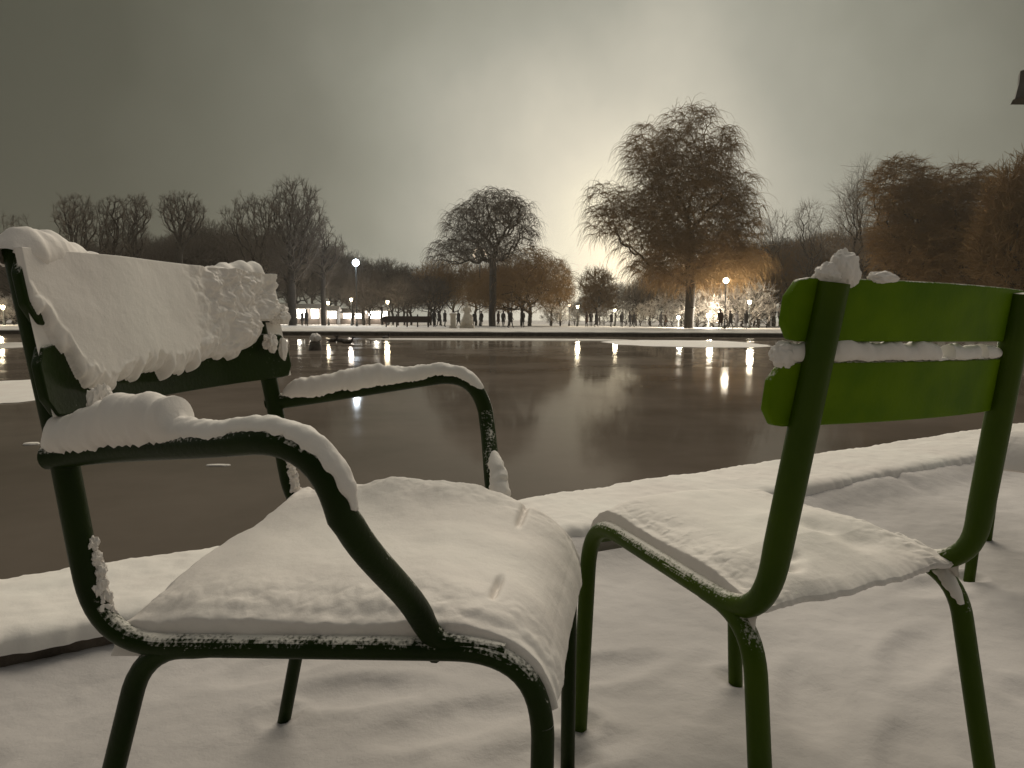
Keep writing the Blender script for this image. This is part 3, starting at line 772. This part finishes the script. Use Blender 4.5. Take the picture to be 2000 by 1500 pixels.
BASEZ = .03
def px_tree(name, basepx, Y, blobs_px, label, mats, dfac=.8, group=None, **kw):
    """blobs_px: (px,py,rx,ry) sizes as seen from the shore; the crown's depth follows its width"""
    bx = at(basepx, 640, Y).x; sc = Y / F_PX; bl = []
    for (px, py, rx, ry) in blobs_px:
        p = at(px, py, Y); bl.append((p.x - bx, 0, p.z - BASEZ, rx * sc, rx * sc * dfac, ry * sc))
    return plant(name, tree_mesh(bl, **kw), (bx, Y, BASEZ), mats, label, 'tree', group)
BT = (M['bark'], M['twig']); BB = (M['bark'], M['twigbrown']); BF = (M['bark'], M['twigfrost'])
G1 = 'bare trees on the left shore'
px_tree('bare_tree', 30, 84, [(30, 470, 50, 50), (20, 520, 60, 60)], 'bare tree at the left edge rising behind the armchair post', BT, natt=320, seed=1, trunk_h=4, minr=.035, far=.55, tw=.017, tl=.7, group=G1)
px_tree('bare_tree', 166, 80, [(150, 420, 42, 42), (170, 455, 50, 50), (128, 425, 22, 30)], 'leftmost tall bare tree, spreading, above the high end of the armchair backrest', BT, natt=380, seed=2, trunk_h=5.5, minr=.035, far=.55, tw=.017, tl=.6, tr=.3, group=G1)
px_tree('bare_tree', 228, 82, [(222, 420, 26, 36), (222, 470, 30, 40), (205, 415, 14, 20)], 'narrow bare tree with a thin forked trunk, left of a close pair', BT, natt=300, seed=3, trunk_h=6.5, minr=.035, far=.55, tw=.017, tl=.5, tr=.3, group=G1)
px_tree('bare_tree', 261, 81, [(266, 415, 30, 34), (262, 460, 28, 40)], 'narrow bare tree, right of a close pair, darker and fuller on top', BT, natt=360, seed=4, trunk_h=6.5, minr=.035, far=.55, tw=.017, tl=.5, tr=.3, group=G1)
px_tree('bare_tree', 357, 80, [(355, 415, 44, 38), (357, 450, 24, 30)], 'solitary round-crowned bare tree standing above the low wood behind the armchair', BT, natt=380, seed=5, trunk_h=8.5, minr=.035, far=.55, tw=.017, tl=.5, tr=.32, group=G1)
px_tree('bare_tree', 512, 82, [(500, 430, 52, 50), (515, 500, 55, 60), (450, 440, 25, 35)], 'broad bare tree just left of the tallest one on the left shore', BT, natt=650, seed=6, trunk_h=7, minr=.035, far=.55, tw=.017, tl=.6, tr=.36, group=G1)
px_tree('bare_tree', 572, 77, [(578, 410, 52, 58), (572, 480, 58, 70), (600, 450, 35, 50)], 'tallest bare tree of the left shore, with several thick rising limbs', BT, natt=900, seed=7, trunk_h=8.5, minr=.035, far=.55, tw=.017, tl=.7, tr=.5, group=G1)
px_tree('bare_tree', 633, 79, [(632, 455, 18, 30), (655, 480, 24, 22), (634, 510, 30, 40)], 'thin bare tree with one arching side branch, left of the blue-white lamp', BT, natt=260, seed=8, trunk_h=7.5, minr=.035, far=.55, tw=.017, tl=.5, tr=.3, group=G1)

# low wood behind: rows of pollarded trees copied from three originals
protos = []
specs = [([(0, 0, 5.2, 3.3, 3.3, 2.9), (1.2, 0, 6.2, 1.9, 2, 1.5)], 21), ([(0, 0, 5.0, 3.5, 3.2, 2.6), (-1.4, 0, 6.4, 1.8, 2, 1.6)], 22), ([(0, 0, 5.6, 3.0, 3, 3.2)], 23)]
PD = [tree_mesh(b, natt=420, seed=s_, trunk_h=3.2, tl=1.0, tr=.17, twigs=7, tw=.017, h0=2.2) for b, s_ in specs]
row = []
def wood_row(x0, x1, Y, step, top_tab, label, mats, group, jit=.35):
    key = mats[1].name; lst = []
    px = x0
    while px <= x1:
        y = Y + rnd.uniform(-2, 2); p = at(px + rnd.uniform(-jit, jit) * step, 640, y)
        hz = at(px, interp(px, top_tab), y).z; sc = hz / 8.3; sx = sc * rnd.uniform(.9, 1.1)
        k = rnd.randrange(3)
        pr = next((t for (kk, mm, t) in protos if kk == k and mm == key), None)
        if pr is None:
            pr = plant('pollarded_tree', PD[k], (p.x, y, BASEZ), mats, label, 'tree', group, rnd.uniform(0, 6.28)); pr.scale = (sx, sx, sc); protos.append((k, key, pr))
        else: dup(pr, (p.x, y, BASEZ), rnd.uniform(0, 6.28), (sx, sx, sc), label, group)
        px += step
TL = [(0, 500), (60, 500), (180, 500), (300, 490), (350, 480), (400, 455), (440, 450), (480, 455), (620, 480), (680, 505), (740, 512), (800, 530), (860, 530), (1000, 520), (1100, 540), (1150, 560)]
wood_row(-60, 470, 98, 30, TL, 'low bare tree in the dark wood behind the solitary left-shore trees', BT, 'low bare trees behind the left shore')
wood_row(-30, 480, 90, 42, [(0, 500), (300, 480), (440, 455), (480, 455)], 'low bare tree in the front row of the dark wood left of the tallest tree', BT, 'front row of low bare trees behind the left shore')
wood_row(480, 700, 96, 26, TL, 'dark low tree with its trunk against the white stall lights', BT, 'low trees against the white stall lights')
wood_row(690, 860, 92, 24, TL, 'low tree with a slim dark trunk, between the blue-white lamp and the statue', BT, 'low trees between the tall lamp and the statue')
wood_row(700, 850, 84, 34, [(600, 540), (1000, 540)], 'front low tree with a slim dark trunk above the long dark barrier', BT, 'front low trees above the dark barrier')
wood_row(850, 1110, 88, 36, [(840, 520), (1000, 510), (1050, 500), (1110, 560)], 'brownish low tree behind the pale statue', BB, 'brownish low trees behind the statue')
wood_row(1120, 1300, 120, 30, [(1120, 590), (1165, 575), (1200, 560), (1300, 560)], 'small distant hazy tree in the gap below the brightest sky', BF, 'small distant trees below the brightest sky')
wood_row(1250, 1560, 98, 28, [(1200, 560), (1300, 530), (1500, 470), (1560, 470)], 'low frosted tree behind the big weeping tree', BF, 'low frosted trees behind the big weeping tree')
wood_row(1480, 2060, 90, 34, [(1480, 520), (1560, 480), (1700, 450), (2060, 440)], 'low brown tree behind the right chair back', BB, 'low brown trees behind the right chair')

# single trees right of centre
px_tree('weeping_tree', 962, 78, [(962, 410, 62, 44), (905, 440, 38, 40), (1020, 440, 32, 55), (870, 490, 32, 28), (945, 480, 70, 35)], 'rounded weeping tree with a forked trunk standing behind the pale statue', BT,
        natt=1300, seed=31, trunk_h=7.5, tl=1.3, tw=.020, weep=.5, tr=.42, twigs=7, h0=2.6, sweep=.6)
px_tree('bushy_tree', 1035, 82, [(1000, 570, 85, 45), (1070, 545, 42, 48), (1040, 515, 50, 35), (940, 575, 50, 36)], 'dense brown low-branched tree right of the statue', BB, natt=1000, seed=32, trunk_h=3, tl=1.4, tw=.018, weep=.35, tr=.25, twigs=9, h0=2.0)
px_tree('distant_tree', 1165, 112, [(1165, 560, 34, 32), (1170, 590, 34, 28)], 'small rounded distant tree left of the brightest patch of sky', BB, natt=500, seed=33, trunk_h=3, tl=1.2, tw=.028, tr=.25, twigs=9, h0=2)
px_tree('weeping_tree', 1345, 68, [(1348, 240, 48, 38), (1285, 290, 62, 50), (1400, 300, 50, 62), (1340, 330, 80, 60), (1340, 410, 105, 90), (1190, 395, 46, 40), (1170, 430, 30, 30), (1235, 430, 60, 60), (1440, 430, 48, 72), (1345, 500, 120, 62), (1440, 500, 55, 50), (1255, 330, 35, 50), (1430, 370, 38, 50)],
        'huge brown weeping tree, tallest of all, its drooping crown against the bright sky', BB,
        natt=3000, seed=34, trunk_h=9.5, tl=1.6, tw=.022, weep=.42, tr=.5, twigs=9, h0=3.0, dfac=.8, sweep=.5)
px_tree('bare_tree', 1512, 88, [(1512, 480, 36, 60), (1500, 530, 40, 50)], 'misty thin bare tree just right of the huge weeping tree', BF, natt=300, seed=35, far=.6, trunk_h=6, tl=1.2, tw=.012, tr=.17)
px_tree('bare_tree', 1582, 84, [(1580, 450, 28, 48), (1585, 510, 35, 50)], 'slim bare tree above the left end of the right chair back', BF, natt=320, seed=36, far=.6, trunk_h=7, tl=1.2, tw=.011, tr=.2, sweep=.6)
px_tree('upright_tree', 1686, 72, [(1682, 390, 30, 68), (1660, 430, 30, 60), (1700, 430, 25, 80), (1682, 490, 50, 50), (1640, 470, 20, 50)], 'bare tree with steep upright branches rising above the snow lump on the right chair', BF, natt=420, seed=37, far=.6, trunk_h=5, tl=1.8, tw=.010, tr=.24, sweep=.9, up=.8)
px_tree('dense_tree', 1770, 62, [(1760, 370, 62, 62), (1790, 450, 85, 90), (1740, 480, 40, 60)], 'large dense brown tree above the middle of the right chair back', BB, natt=1700, seed=38, trunk_h=5, tl=.8, tw=.021, tr=.35, twigs=14, weep=.12, h0=2.2)
px_tree('dense_tree', 1880, 60, [(1870, 385, 80, 62), (1900, 460, 80, 100), (1850, 500, 90, 80)], 'large dense brown tree with a flat top, second from the right edge', BB, natt=1900, seed=39, trunk_h=5, tl=.8, tw=.021, tr=.35, twigs=14, weep=.12, h0=2.2)
px_tree('dense_tree', 1995, 50, [(2010, 400, 75, 85), (2000, 480, 90, 100)], 'dense brown tree cut by the right edge of the photograph', BB, natt=1500, seed=40, trunk_h=4, tl=1.1, tw=.024, tr=.33, twigs=9, h0=2)

# ------------------------------------------------------------------ lamps on the far shore
def lamp(px, py, Y, style, label, gl, r=.16, light=None, col=(1, .85, .6), group=None, name='street_lamp'):
    p = at(px, py, Y); root = empty(name, (p.x, Y, BASEZ)); h = p.z - BASEZ
    a = MB(); a.lathe([(.14, -.1), (.14, .25), (.09, .35), (.06, .6), (.045, h - r - .25), (.07, h - r - .18), (.09, h - r - .06), (.05, h - r)], 12); a.build('pole', M['lampmetal'], root)
    if style == 'globe':
        a = MB(); a.lathe([(r * math.sin(t) + 1e-3, h - r * math.cos(t)) for t in np.linspace(0, math.pi, 12)], 20); g_ = a.build('lamp_globe', M[gl], root)
        a = MB(); a.lathe([(r * .5, h + r * .93), (r * .3, h + r * 1.1), (.01, h + r * 1.25)], 12); a.build('cap', M['lampmetal'], root)
    elif style == 'lantern':
        a = MB(); a.lathe([(r * .55, h - r), (r * .95, h + r * .7)], 6); a.build('lantern_glass', M[gl], root, smooth=False)
        a = MB(); a.lathe([(r * 1.15, h + r * .7), (r * 1.1, h + r * .8), (r * .35, h + r * 1.25), (.02, h + r * 1.5)], 6); a.build('lantern_roof', M['lampmetal'], root, smooth=False)
        a = MB(); a.lathe([(r * .2, h - r * 1.3), (r * .6, h - r * 1.02)], 6); a.build('lantern_base', M['lampmetal'], root, smooth=False)
    elif style == 'ring':
        pts = [(r * math.cos(t), 0, h + r * math.sin(t)) for t in np.linspace(0, 2 * math.pi, 41)]
        a = MB(); a.tube(pts, r * .16, 8, side=(0, 1, 0), cap=False); a.build('light_ring', M[gl], root)
        a = MB(); a.tube([(-r, 0, h), (r, 0, h)], .03, 6); a.tube([(0, 0, h - r - .3), (0, 0, h + r)], .03, 6); a.build('ring_brace', M['lampmetal'], root)
    if light:
        l = bpy.data.lights.new('lamp_light', 'POINT'); l.energy = light; l.color = col; l.shadow_soft_size = .3
        lo = bpy.data.objects.new('lamp_light', l); C.objects.link(lo); lo.parent = root; lo.location = (0, -r - .45, h)
    tag(root, label, 'lamp', group); return root
lamp(695, 513, 73, 'globe', 'tall slim lamp with a dazzling blue-white globe above the left wood', 'glow_white', .37, 1400, (.75, .86, 1))
lamp(937, 497, 84, 'ring', 'pale ring-shaped light seen through the twigs of the rounded weeping tree', 'glow_dim', .75)
lamp(641, 592, 82, 'lantern', 'small white lantern leftmost of three among the trunks left of the statue', 'glow_warm', .2, 300)
lamp(686, 585, 80, 'lantern', 'small bright lantern just left of the tall blue-white lamp post', 'glow_warm', .18, 300, (1, .9, .8))
lamp(757, 590, 80, 'lantern', 'small warm lantern at the left end of the dark barrier', 'glow_warm', .2, 400)
lamp(1112, 596, 88, 'lantern', 'faint small lantern beside a brighter one right of the brown bushy tree', 'glow_dim', .20)
lamp(1128, 599, 84, 'lantern', 'small bright lantern right of the brown bushy tree', 'glow_warm', .18, 300)
lamp(1201, 606, 86, 'lantern', 'small bright lantern alone in the open gap below the brightest sky', 'glow_warm', .18, 400)
lamp(1418, 548, 64, 'globe', 'bright globe lamp on a dark post right of the huge weeping tree trunk', 'glow_warm', .27, 200, (1, .9, .75))
lamp(1325, 620, 74, 'globe', 'low glowing round lamp just left of the huge weeping tree trunk', 'glow_warm', .19, 1500, (1, .90, .74))
lamp(1384, 616, 70, 'globe', 'low glowing round lamp among the lit frosted shrubs right of the huge trunk', 'glow_warm', .24, 2600, (1, .90, .74))
lamp(1464, 590, 68, 'lantern', 'lantern glowing behind the frosted shrubs near the right chair', 'glow_warm', .22, 700, (1, .88, .68))
lamp(6, 600, 70, 'lantern', 'lantern at the far left edge behind the armchair post', 'glow_dim', .25, 900, (1, .85, .6))

# lit white stalls seen between the trunks
def stall(px0, px1, py0, Y, label):
    a_ = at(px0, 640, Y); b_ = at(px1, 640, Y); w = b_.x - a_.x; h = at(px0, py0, Y).z; root = empty('market_stall', ((a_.x + b_.x) / 2, Y, BASEZ))
    m = MB(); m.box((0, .9, h * .5), (w * .96, .06, h)); 
    for s in (-1, 1): m.box((s * (w / 2 - .05), 0, h * .5), (.08, 1.7, h))
    m.build('wall', M['stall'], root, smooth=False)
    m = MB(); m.box((0, -.86, .45), (w * .9, .12, .9)); m.build('counter', M['stall'], root, smooth=False)
    m = MB(); m.box((0, .80, .9 + (h - .9) / 2), (w * .9, .06, (h - .9) * .96)); m.build('lit_panel', M['glow_stall'], root, smooth=False)
    m = MB(); m.add([(-w / 2 - .2, -1.2, h), (w / 2 + .2, -1.2, h), (w / 2 + .2, 1.1, h), (-w / 2 - .2, 1.1, h), (-w / 2 - .2, -.05, h + .7), (w / 2 + .2, -.05, h + .7)],
                    [(0, 1, 5, 4), (2, 3, 4, 5), (0, 4, 3), (1, 2, 5), (3, 2, 1, 0)]); m.build('roof', M['snowpath'], root, smooth=False)
    l = bpy.data.lights.new('stall_light', 'POINT'); l.energy = 500; l.color = (1, .95, .85); l.shadow_soft_size = .4
    lo = bpy.data.objects.new('stall_light', l); C.objects.link(lo); lo.parent = root; lo.location = (0, -1.2, h * .7)
    return tag(root, label, 'stall', 'lit stalls beyond the trees')
stall(538, 566, 602, 92, 'lit white stall leftmost, just right of the armchair backrest')
stall(574, 602, 604, 94, 'lit white stall behind the trunk of the tallest left-shore tree')
stall(604, 628, 604, 92, 'lit white stall right of the trunk of the tallest left-shore tree')
stall(636, 662, 608, 93, 'lit white stall below the leftmost small white lantern')
stall(666, 712, 612, 97, 'lit stall behind the tall blue-white lamp post')
stall(716, 760, 608, 99, 'lit stall glimpsed between slim trunks just left of the dark barrier')

# long dark barrier on posts
Yb = 66; a_ = at(748, 640, Yb); b_ = at(842, 640, Yb); wb = b_.x - a_.x
root = empty('barrier', ((a_.x + b_.x) / 2, Yb, BASEZ)); m = MB()
m.box((0, 0, .78), (wb, .10, .62)); m.build('panel', M['barrier'], root, smooth=False, bevel=.02)
for k in range(5):
    m = MB(); m.box((-wb / 2 + .3 + k * (wb - .6) / 4, .10, .62), (.12, .1, 1.3)); m.build('post', M['barrier'], root, smooth=False)
tag(root, 'long dark solid barrier on short posts left of the statue', 'barrier')

# statue and pedestal
Ys = 60; p = at(912, 641, Ys); root = empty('statue', (p.x, Ys, BASEZ))
m = MB(); m.box((0, 0, .12), (1.25, 1.1, .3)); m.add(*blob((0, 0, .55), .55, .5, .55, 2, 16, .18)); m.build('plinth', M['palestone'], root)
m = MB(); m.lathe([(.44, .8), (.36, 1.05), (.27, 1.3), (.24, 1.5), (.28, 1.72), (.30, 1.85), (.12, 1.98), (.10, 2.04)], 16)
m.add(*blob((0, 0, 2.18), .13, .14, .17, 3, 12, .08)); m.tube([(.26, 0, 1.82), (.38, -.08, 1.5), (.22, -.26, 1.4)], [.08, .065, .05], 8); m.tube([(-.26, 0, 1.82), (-.33, -.1, 1.55), (-.12, -.28, 1.52)], [.08, .065, .05], 8)
m.add(*blob((.18, .06, .95), .35, .3, .32, 5, 12, .2)); m.build('figure', M['palestone'], root)
tag(root, 'pale stone statue of a draped figure on a wide mound-like base at the water edge', 'statue')
p = at(885, 641, 59); root = empty('pedestal', (p.x, 59, BASEZ)); m = MB()
m.box((0, 0, .10), (.62, .62, .2)); m.box((0, 0, .68), (.44, .44, .98)); m.box((0, 0, 1.22), (.6, .6, .12)); m.build('block', M['palestone'], root, smooth=False, bevel=.015)
m = MB(); m.add(*blob((0, 0, 1.30), .3, .3, .09, 2, 12, .2)); m.build('snow_cap', M['snow'], root); tag(root, 'white stone pedestal block without a figure, just left of the statue', 'pedestal')

# snow-capped block standing in the pond and two birds
p = on(616, 684, ZW); root = empty('pond_block', (p.x, p.y, ZW)); m = MB(); m.lathe([(.20, -.2), (.20, .02), (.17, .16), (.15, .24), (.12, .27)], 14); m.build('block', M['stone'], root)
m = MB(); m.add(*blob((.01, 0, .36), .17, .16, .14, 8, 14, .3)); m.build('snow_cap', M['snow'], root); tag(root, 'small brown stub in the pond capped with a lump of snow, beside the armchair backrest', 'pond stub')
def duck(px, py, rz, label, first=[None]):
    p = on(px, py, ZW)
    if first[0] is None:
        root = empty('duck', p, rz); m = MB(); m.tube([(-.26, 0, .10), (-.2, 0, .07), (-.05, 0, .06), (.1, 0, .07), (.17, 0, .12), (.19, 0, .19), (.21, 0, .24), (.25, 0, .25), (.29, 0, .24)],
                                                     [.01, .05, .10, .09, .05, .035, .045, .04, .015], 12, side=(0, 1, 0)); m.build('body', M['barrier'], root)
        m = MB(); m.tube([(.28, 0, .24), (.34, 0, .225)], [.018, .012], 8, side=(0, 1, 0)); m.build('bill', M['coatbrown'], root)
        for s in (-1, 1): m = MB(); m.add(*blob((-.04, s * .085, .09), .14, .025, .05, 3, 10, .05)); m.build('wing', M['stone'], root)
        first[0] = root; tag(root, label, 'duck', 'ducks near the far bank')
    else:
        r = dup(first[0], p, rz, (1, 1, 1), label, 'ducks near the far bank')
duck(649, 668, .3, 'dark duck nearest the snow-capped stub, close to the far bank')
duck(664, 668, 2.6, 'dark duck in the middle of the three near the far bank')
duck(679, 671, .1, 'dark duck furthest from the snow-capped stub near the far bank')
duck(754, 662, 1.0, 'lone dark duck below the left part of the dark barrier')

# ------------------------------------------------------------------ people on the far shore
def person_proto(pose, coat, hat=False, bag=False):
    """skinned body 1.74 m tall, base at origin, facing +x; pose gives leg swing, arm swing, lean"""
    sw, asw, lean = pose
    V = []; E = []; Rr = []
    def nd(p, r, frm=None):
        V.append(p); Rr.append(r)
        if frm is not None: E.append((frm, len(V) - 1))
        return len(V) - 1
    L0 = lean
    pel = nd((0, 0, .93), .15); sp = nd((L0 * .3, 0, 1.15), .14, pel); ch = nd((L0 * .7, 0, 1.36), .165, sp); nk = nd((L0 * .95, 0, 1.49), .065, ch)
    hb = nd((L0 + .01, 0, 1.56), .075, nk); hd = nd((L0 + .02, 0, 1.65), .098, hb); nd((L0 + .015, 0, 1.71), .07, hd)
    nose = nd((L0 + .115, 0, 1.635), .018, hd)
    for s in (-1, 1):
        f = sw * s
        hip = nd((0, s * .10, .88), .10, pel); kn = nd((f * .5 + .03, s * .10, .49), .065, hip); an = nd((f - (.06 if f < 0 else 0), s * .10, .09), .045, kn); to = nd((f + .13, s * .11, .035), .035, an)
        sh = nd((L0 * .75, s * .19, 1.41), .075, ch); el = nd((L0 * .6 - asw * s * .4 - .02, s * .25, 1.14), .052, sh); wr = nd((L0 * .6 - asw * s + .06, s * .24, .90), .036, el); pm = nd((L0 * .6 - asw * s + .08, s * .235, .83), .032, wr)
        for k in range(4): nd((L0 * .6 - asw * s + .055 + .02 * k, s * .235, .75 - .008 * (k in (1, 2))), .009, pm)
        nd((L0 * .6 - asw * s + .125, s * .215, .80), .010, pm)
    me = bpy.data.meshes.new('body'); me.from_pydata(V, E, []); me.update(); o = bpy.data.objects.new('body', me); C.objects.link(o)
    sk = o.modifiers.new('skin', 'SKIN'); sd_ = o.modifiers.new('sub', 'SUBSURF'); sd_.levels = 1; sd_.render_levels = 1
    sv_ = me.skin_vertices[0].data
    for i_, r_ in enumerate(Rr): sv_[i_].radius = (r_, r_)
    sv_[0].use_root = True
    me.materials.append(M['coat'])
    root = empty('person'); o.parent = root
    m = MB(); m.lathe([(.155, .95), (.19, .72), (.215, .55), (.20, .56), (.17, .95), (.19, 1.2), (.20, 1.40), (.12, 1.49), (.07, 1.50)][::1], 16, (L0 * .4, 0, 0)); m.build('coat', M[coat], root)
    m = MB(); m.add(*blob((L0 + .015, 0, 1.70), .108, .10, .075, 1, 10, .04)); m.build('knit_hat' if hat else 'hair', M['coatbrown'] if hat else M['hair'], root)
    m = MB(); m.add(*blob((L0 + .07, 0, 1.625), .045, .062, .075, 1, 10, .02)); m.build('face', M['skin'], root)
    if bag: m = MB(); m.box((-.02, .30, .62), (.30, .12, .36)); m.tube([(-.1, .3, .8), (-.06, .28, .88), (.06, .28, .88), (.1, .3, .8)], .012, 6); m.build('bag', M['barrier'], root, bevel=.03)
    return root
PP = [person_proto((.02, .02, 0), 'coat'), person_proto((.24, .16, .05), 'coat', bag=False), person_proto((.10, .06, .02), 'coatbrown', hat=True), person_proto((.05, .03, .13), 'coat', hat=True)]
used = set()
def person(px, top, k, rz, label, group=None):
    hpx = 641 - top; Y = min(80, F_PX * 1.74 / hpx); p = at(px, 640, Y)
    if k not in used:
        used.add(k); r = PP[k]; r.location = (p.x, Y, BASEZ); r.rotation_euler = (0, 0, rz); tag(r, label, 'person', group)
    else: r = dup(PP[k], (p.x, Y, BASEZ), rz, (1, 1, 1), label, group)
    return r
GP = 'people walking on the snowy far shore'
person(590, 613, 3, .4, 'dark leaning person in front of the white stalls, left of a standing one', GP)
person(599, 610, 0, 2.6, 'dark standing person in front of the white stalls, right of a leaning one', GP)
person(848, 608, 0, 1.2, 'person in dark clothes at the right end of the dark barrier', GP)
person(858, 611, 1, 3.0, 'person in dark clothes one step right of the dark barrier', GP)
person(869, 609, 0, .2, 'person in dark clothes just left of the white pedestal', GP)
person(896, 610, 1, 3.2, 'person in dark clothes between the white pedestal and the statue', GP)
person(927, 613, 0, 1.9, 'person in dark clothes close to the right side of the statue', GP)
person(940, 611, 0, 4.1, 'person in dark clothes second to the right of the statue', GP)
person(973, 611, 2, .1, 'person in a brown coat and hat left of the nearest walking figure', GP)
person(983, 610, 0, 1.0, 'person in dark clothes beside the clearest walker, on its left', GP)
person(997, 606, 1, .0, 'clearest dark walking person in the middle of the far shore, legs apart', GP)
person(1021, 608, 0, 2.2, 'person in dark clothes alone right of the clearest walking figure', GP)
person(1146, 617, 2, 3.1, 'left one of a close dark group of three below the distant rounded tree', GP)
person(1154, 615, 0, 1.4, 'middle one of a close dark group of three below the distant rounded tree', GP)
person(1164, 616, 1, .2, 'right one of a close dark group of three below the distant rounded tree', GP)
person(1193, 619, 3, .1, 'bent person in dark clothes almost beneath the lone small lantern', GP)
person(1214, 616, 0, .9, 'upright person in dark clothes right of the lone small lantern', GP)
person(1231, 618, 3, 2.9, 'left one of a pair further right of the lone small lantern', GP)
person(1238, 617, 0, .3, 'right one of a pair further right of the lone small lantern', GP)
person(1290, 612, 1, .1, 'dark walking person left of a brown-coated one, left of the huge trunk', GP)
person(1301, 614, 2, 3.0, 'person in a reddish brown coat left of the huge weeping tree trunk', GP)
person(1407, 603, 2, 1.6, 'person in brown just left of the dark post of the bright globe lamp', GP)
person(1427, 606, 1, 3.0, 'dark walking person just right of the globe lamp post', GP)
person(1438, 609, 0, .4, 'dark upright person second right of the globe lamp post', GP)
person(1457, 606, 0, 2.0, 'dark thin person third right of the globe lamp post', GP)
person(12, 612, 0, 1.0, 'dark person at the left edge behind the armchair post', GP)

# ------------------------------------------------------------------ frosted shrubs lit by the lamps
SH = [tree_mesh([(0, 0, 1.2, 1.2, 1.0, .9), (.3, 0, 2.0, .8, .8, .8)], natt=150, seed=s_, trunk_h=.6, tl=.5, tr=.06, twigs=6, tw=.016, h0=.2, minr=.012) for s_ in (51, 52)]
SHM = (M['bark'], mat('snowy_twigs', (.35, .31, .26), .8, (.65, .6, .54), .9))
shp = []
def shrub(px, Y, hpx, label, group='frosted shrubs on the far shore'):
    p = at(px, 640, Y); sc = (hpx * Y / F_PX) / 2.8; k = rnd.randrange(2)
    pr = next((t for kk, t in shp if kk == k), None)
    if pr is None:
        pr = plant('shrub', SH[k], (p.x, Y, BASEZ), SHM, label, 'shrub', group); pr.scale = (sc * 1.1, sc * 1.1, sc); shp.append((k, pr))
    else: dup(pr, (p.x, Y, BASEZ), rnd.uniform(0, 6), (sc * 1.1, sc * 1.1, sc), label, group)
for px, Y, h in ((1290, 84, 60), (1312, 80, 45), (1336, 82, 60), (1362, 76, 70), (1376, 78, 85), (1393, 76, 75), (1404, 72, 60), (1420, 74, 85), (1436, 73, 70), (1450, 75, 90), (1466, 73, 75), (1480, 73, 80), (1498, 76, 60)):
    shrub(px, Y, h, 'frosted shrub lit warm by the lamps around the huge weeping tree trunk')
for px, Y, h in ((1075, 86, 40), (1095, 84, 36), (1122, 95, 30), (1180, 100, 34), (1222, 96, 40), (1250, 90, 42), (1270, 88, 48)):
    shrub(px, Y, h, 'pale shrub on the open part of the far shore beyond the walking groups', 'pale shrubs beyond the walkers')
for px, Y, h in ((-8, 76, 60), (8, 74, 50), (26, 78, 56)):
    shrub(px, Y, h, 'frosted shrub lit at the left edge behind the armchair post', 'frosted shrubs at the left edge')

# lantern just inside the upper right edge, its post beyond the frame
p = at(2016, 165, 9); root = empty('hanging_lantern', (p.x, 9, 0)); h = p.z
m = MB(); m.lathe([(.07, 0), (.07, .4), (.045, .6), (.04, h + .5)], 12, (.55, 0, 0)); m.tube([(.55, 0, h + .45), (.3, 0, h + .52), (0, 0, h + .36), (0, 0, h + .22)], .018, 8, side=(0, 1, 0)); m.build('post', M['agedmetal'], root)
m = MB(); m.lathe([(.235, h - .19), (.21, h - .185), (.17, h + .02), (.165, h + .17), (.05, h + .20)], 6); m.build('lantern_body', M['agedmetal'], root, smooth=False)
tag(root, 'unlit dark lantern hanging high at the upper right edge, against the sky', 'lantern')
# ------------------------------------------------------------------ haze
m = MB(); m.box((0, 60, 14.5), (420, 300, 32)); hz = m.build('haze', None, smooth=False); tag(hz, kind='stuff')
hm = bpy.data.materials.new('haze'); hm.use_nodes = True; hn = hm.node_tree; hn.nodes.clear(); o_ = hn.nodes.new('ShaderNodeOutputMaterial'); v_ = hn.nodes.new('ShaderNodeVolumePrincipled')
v_.inputs['Density'].default_value = .0006; v_.inputs['Color'].default_value = (.9, .82, .70, 1); v_.inputs['Anisotropy'].default_value = .5
hn.links.new(v_.outputs[0], o_.inputs['Volume']); hz.data.materials.append(hm)
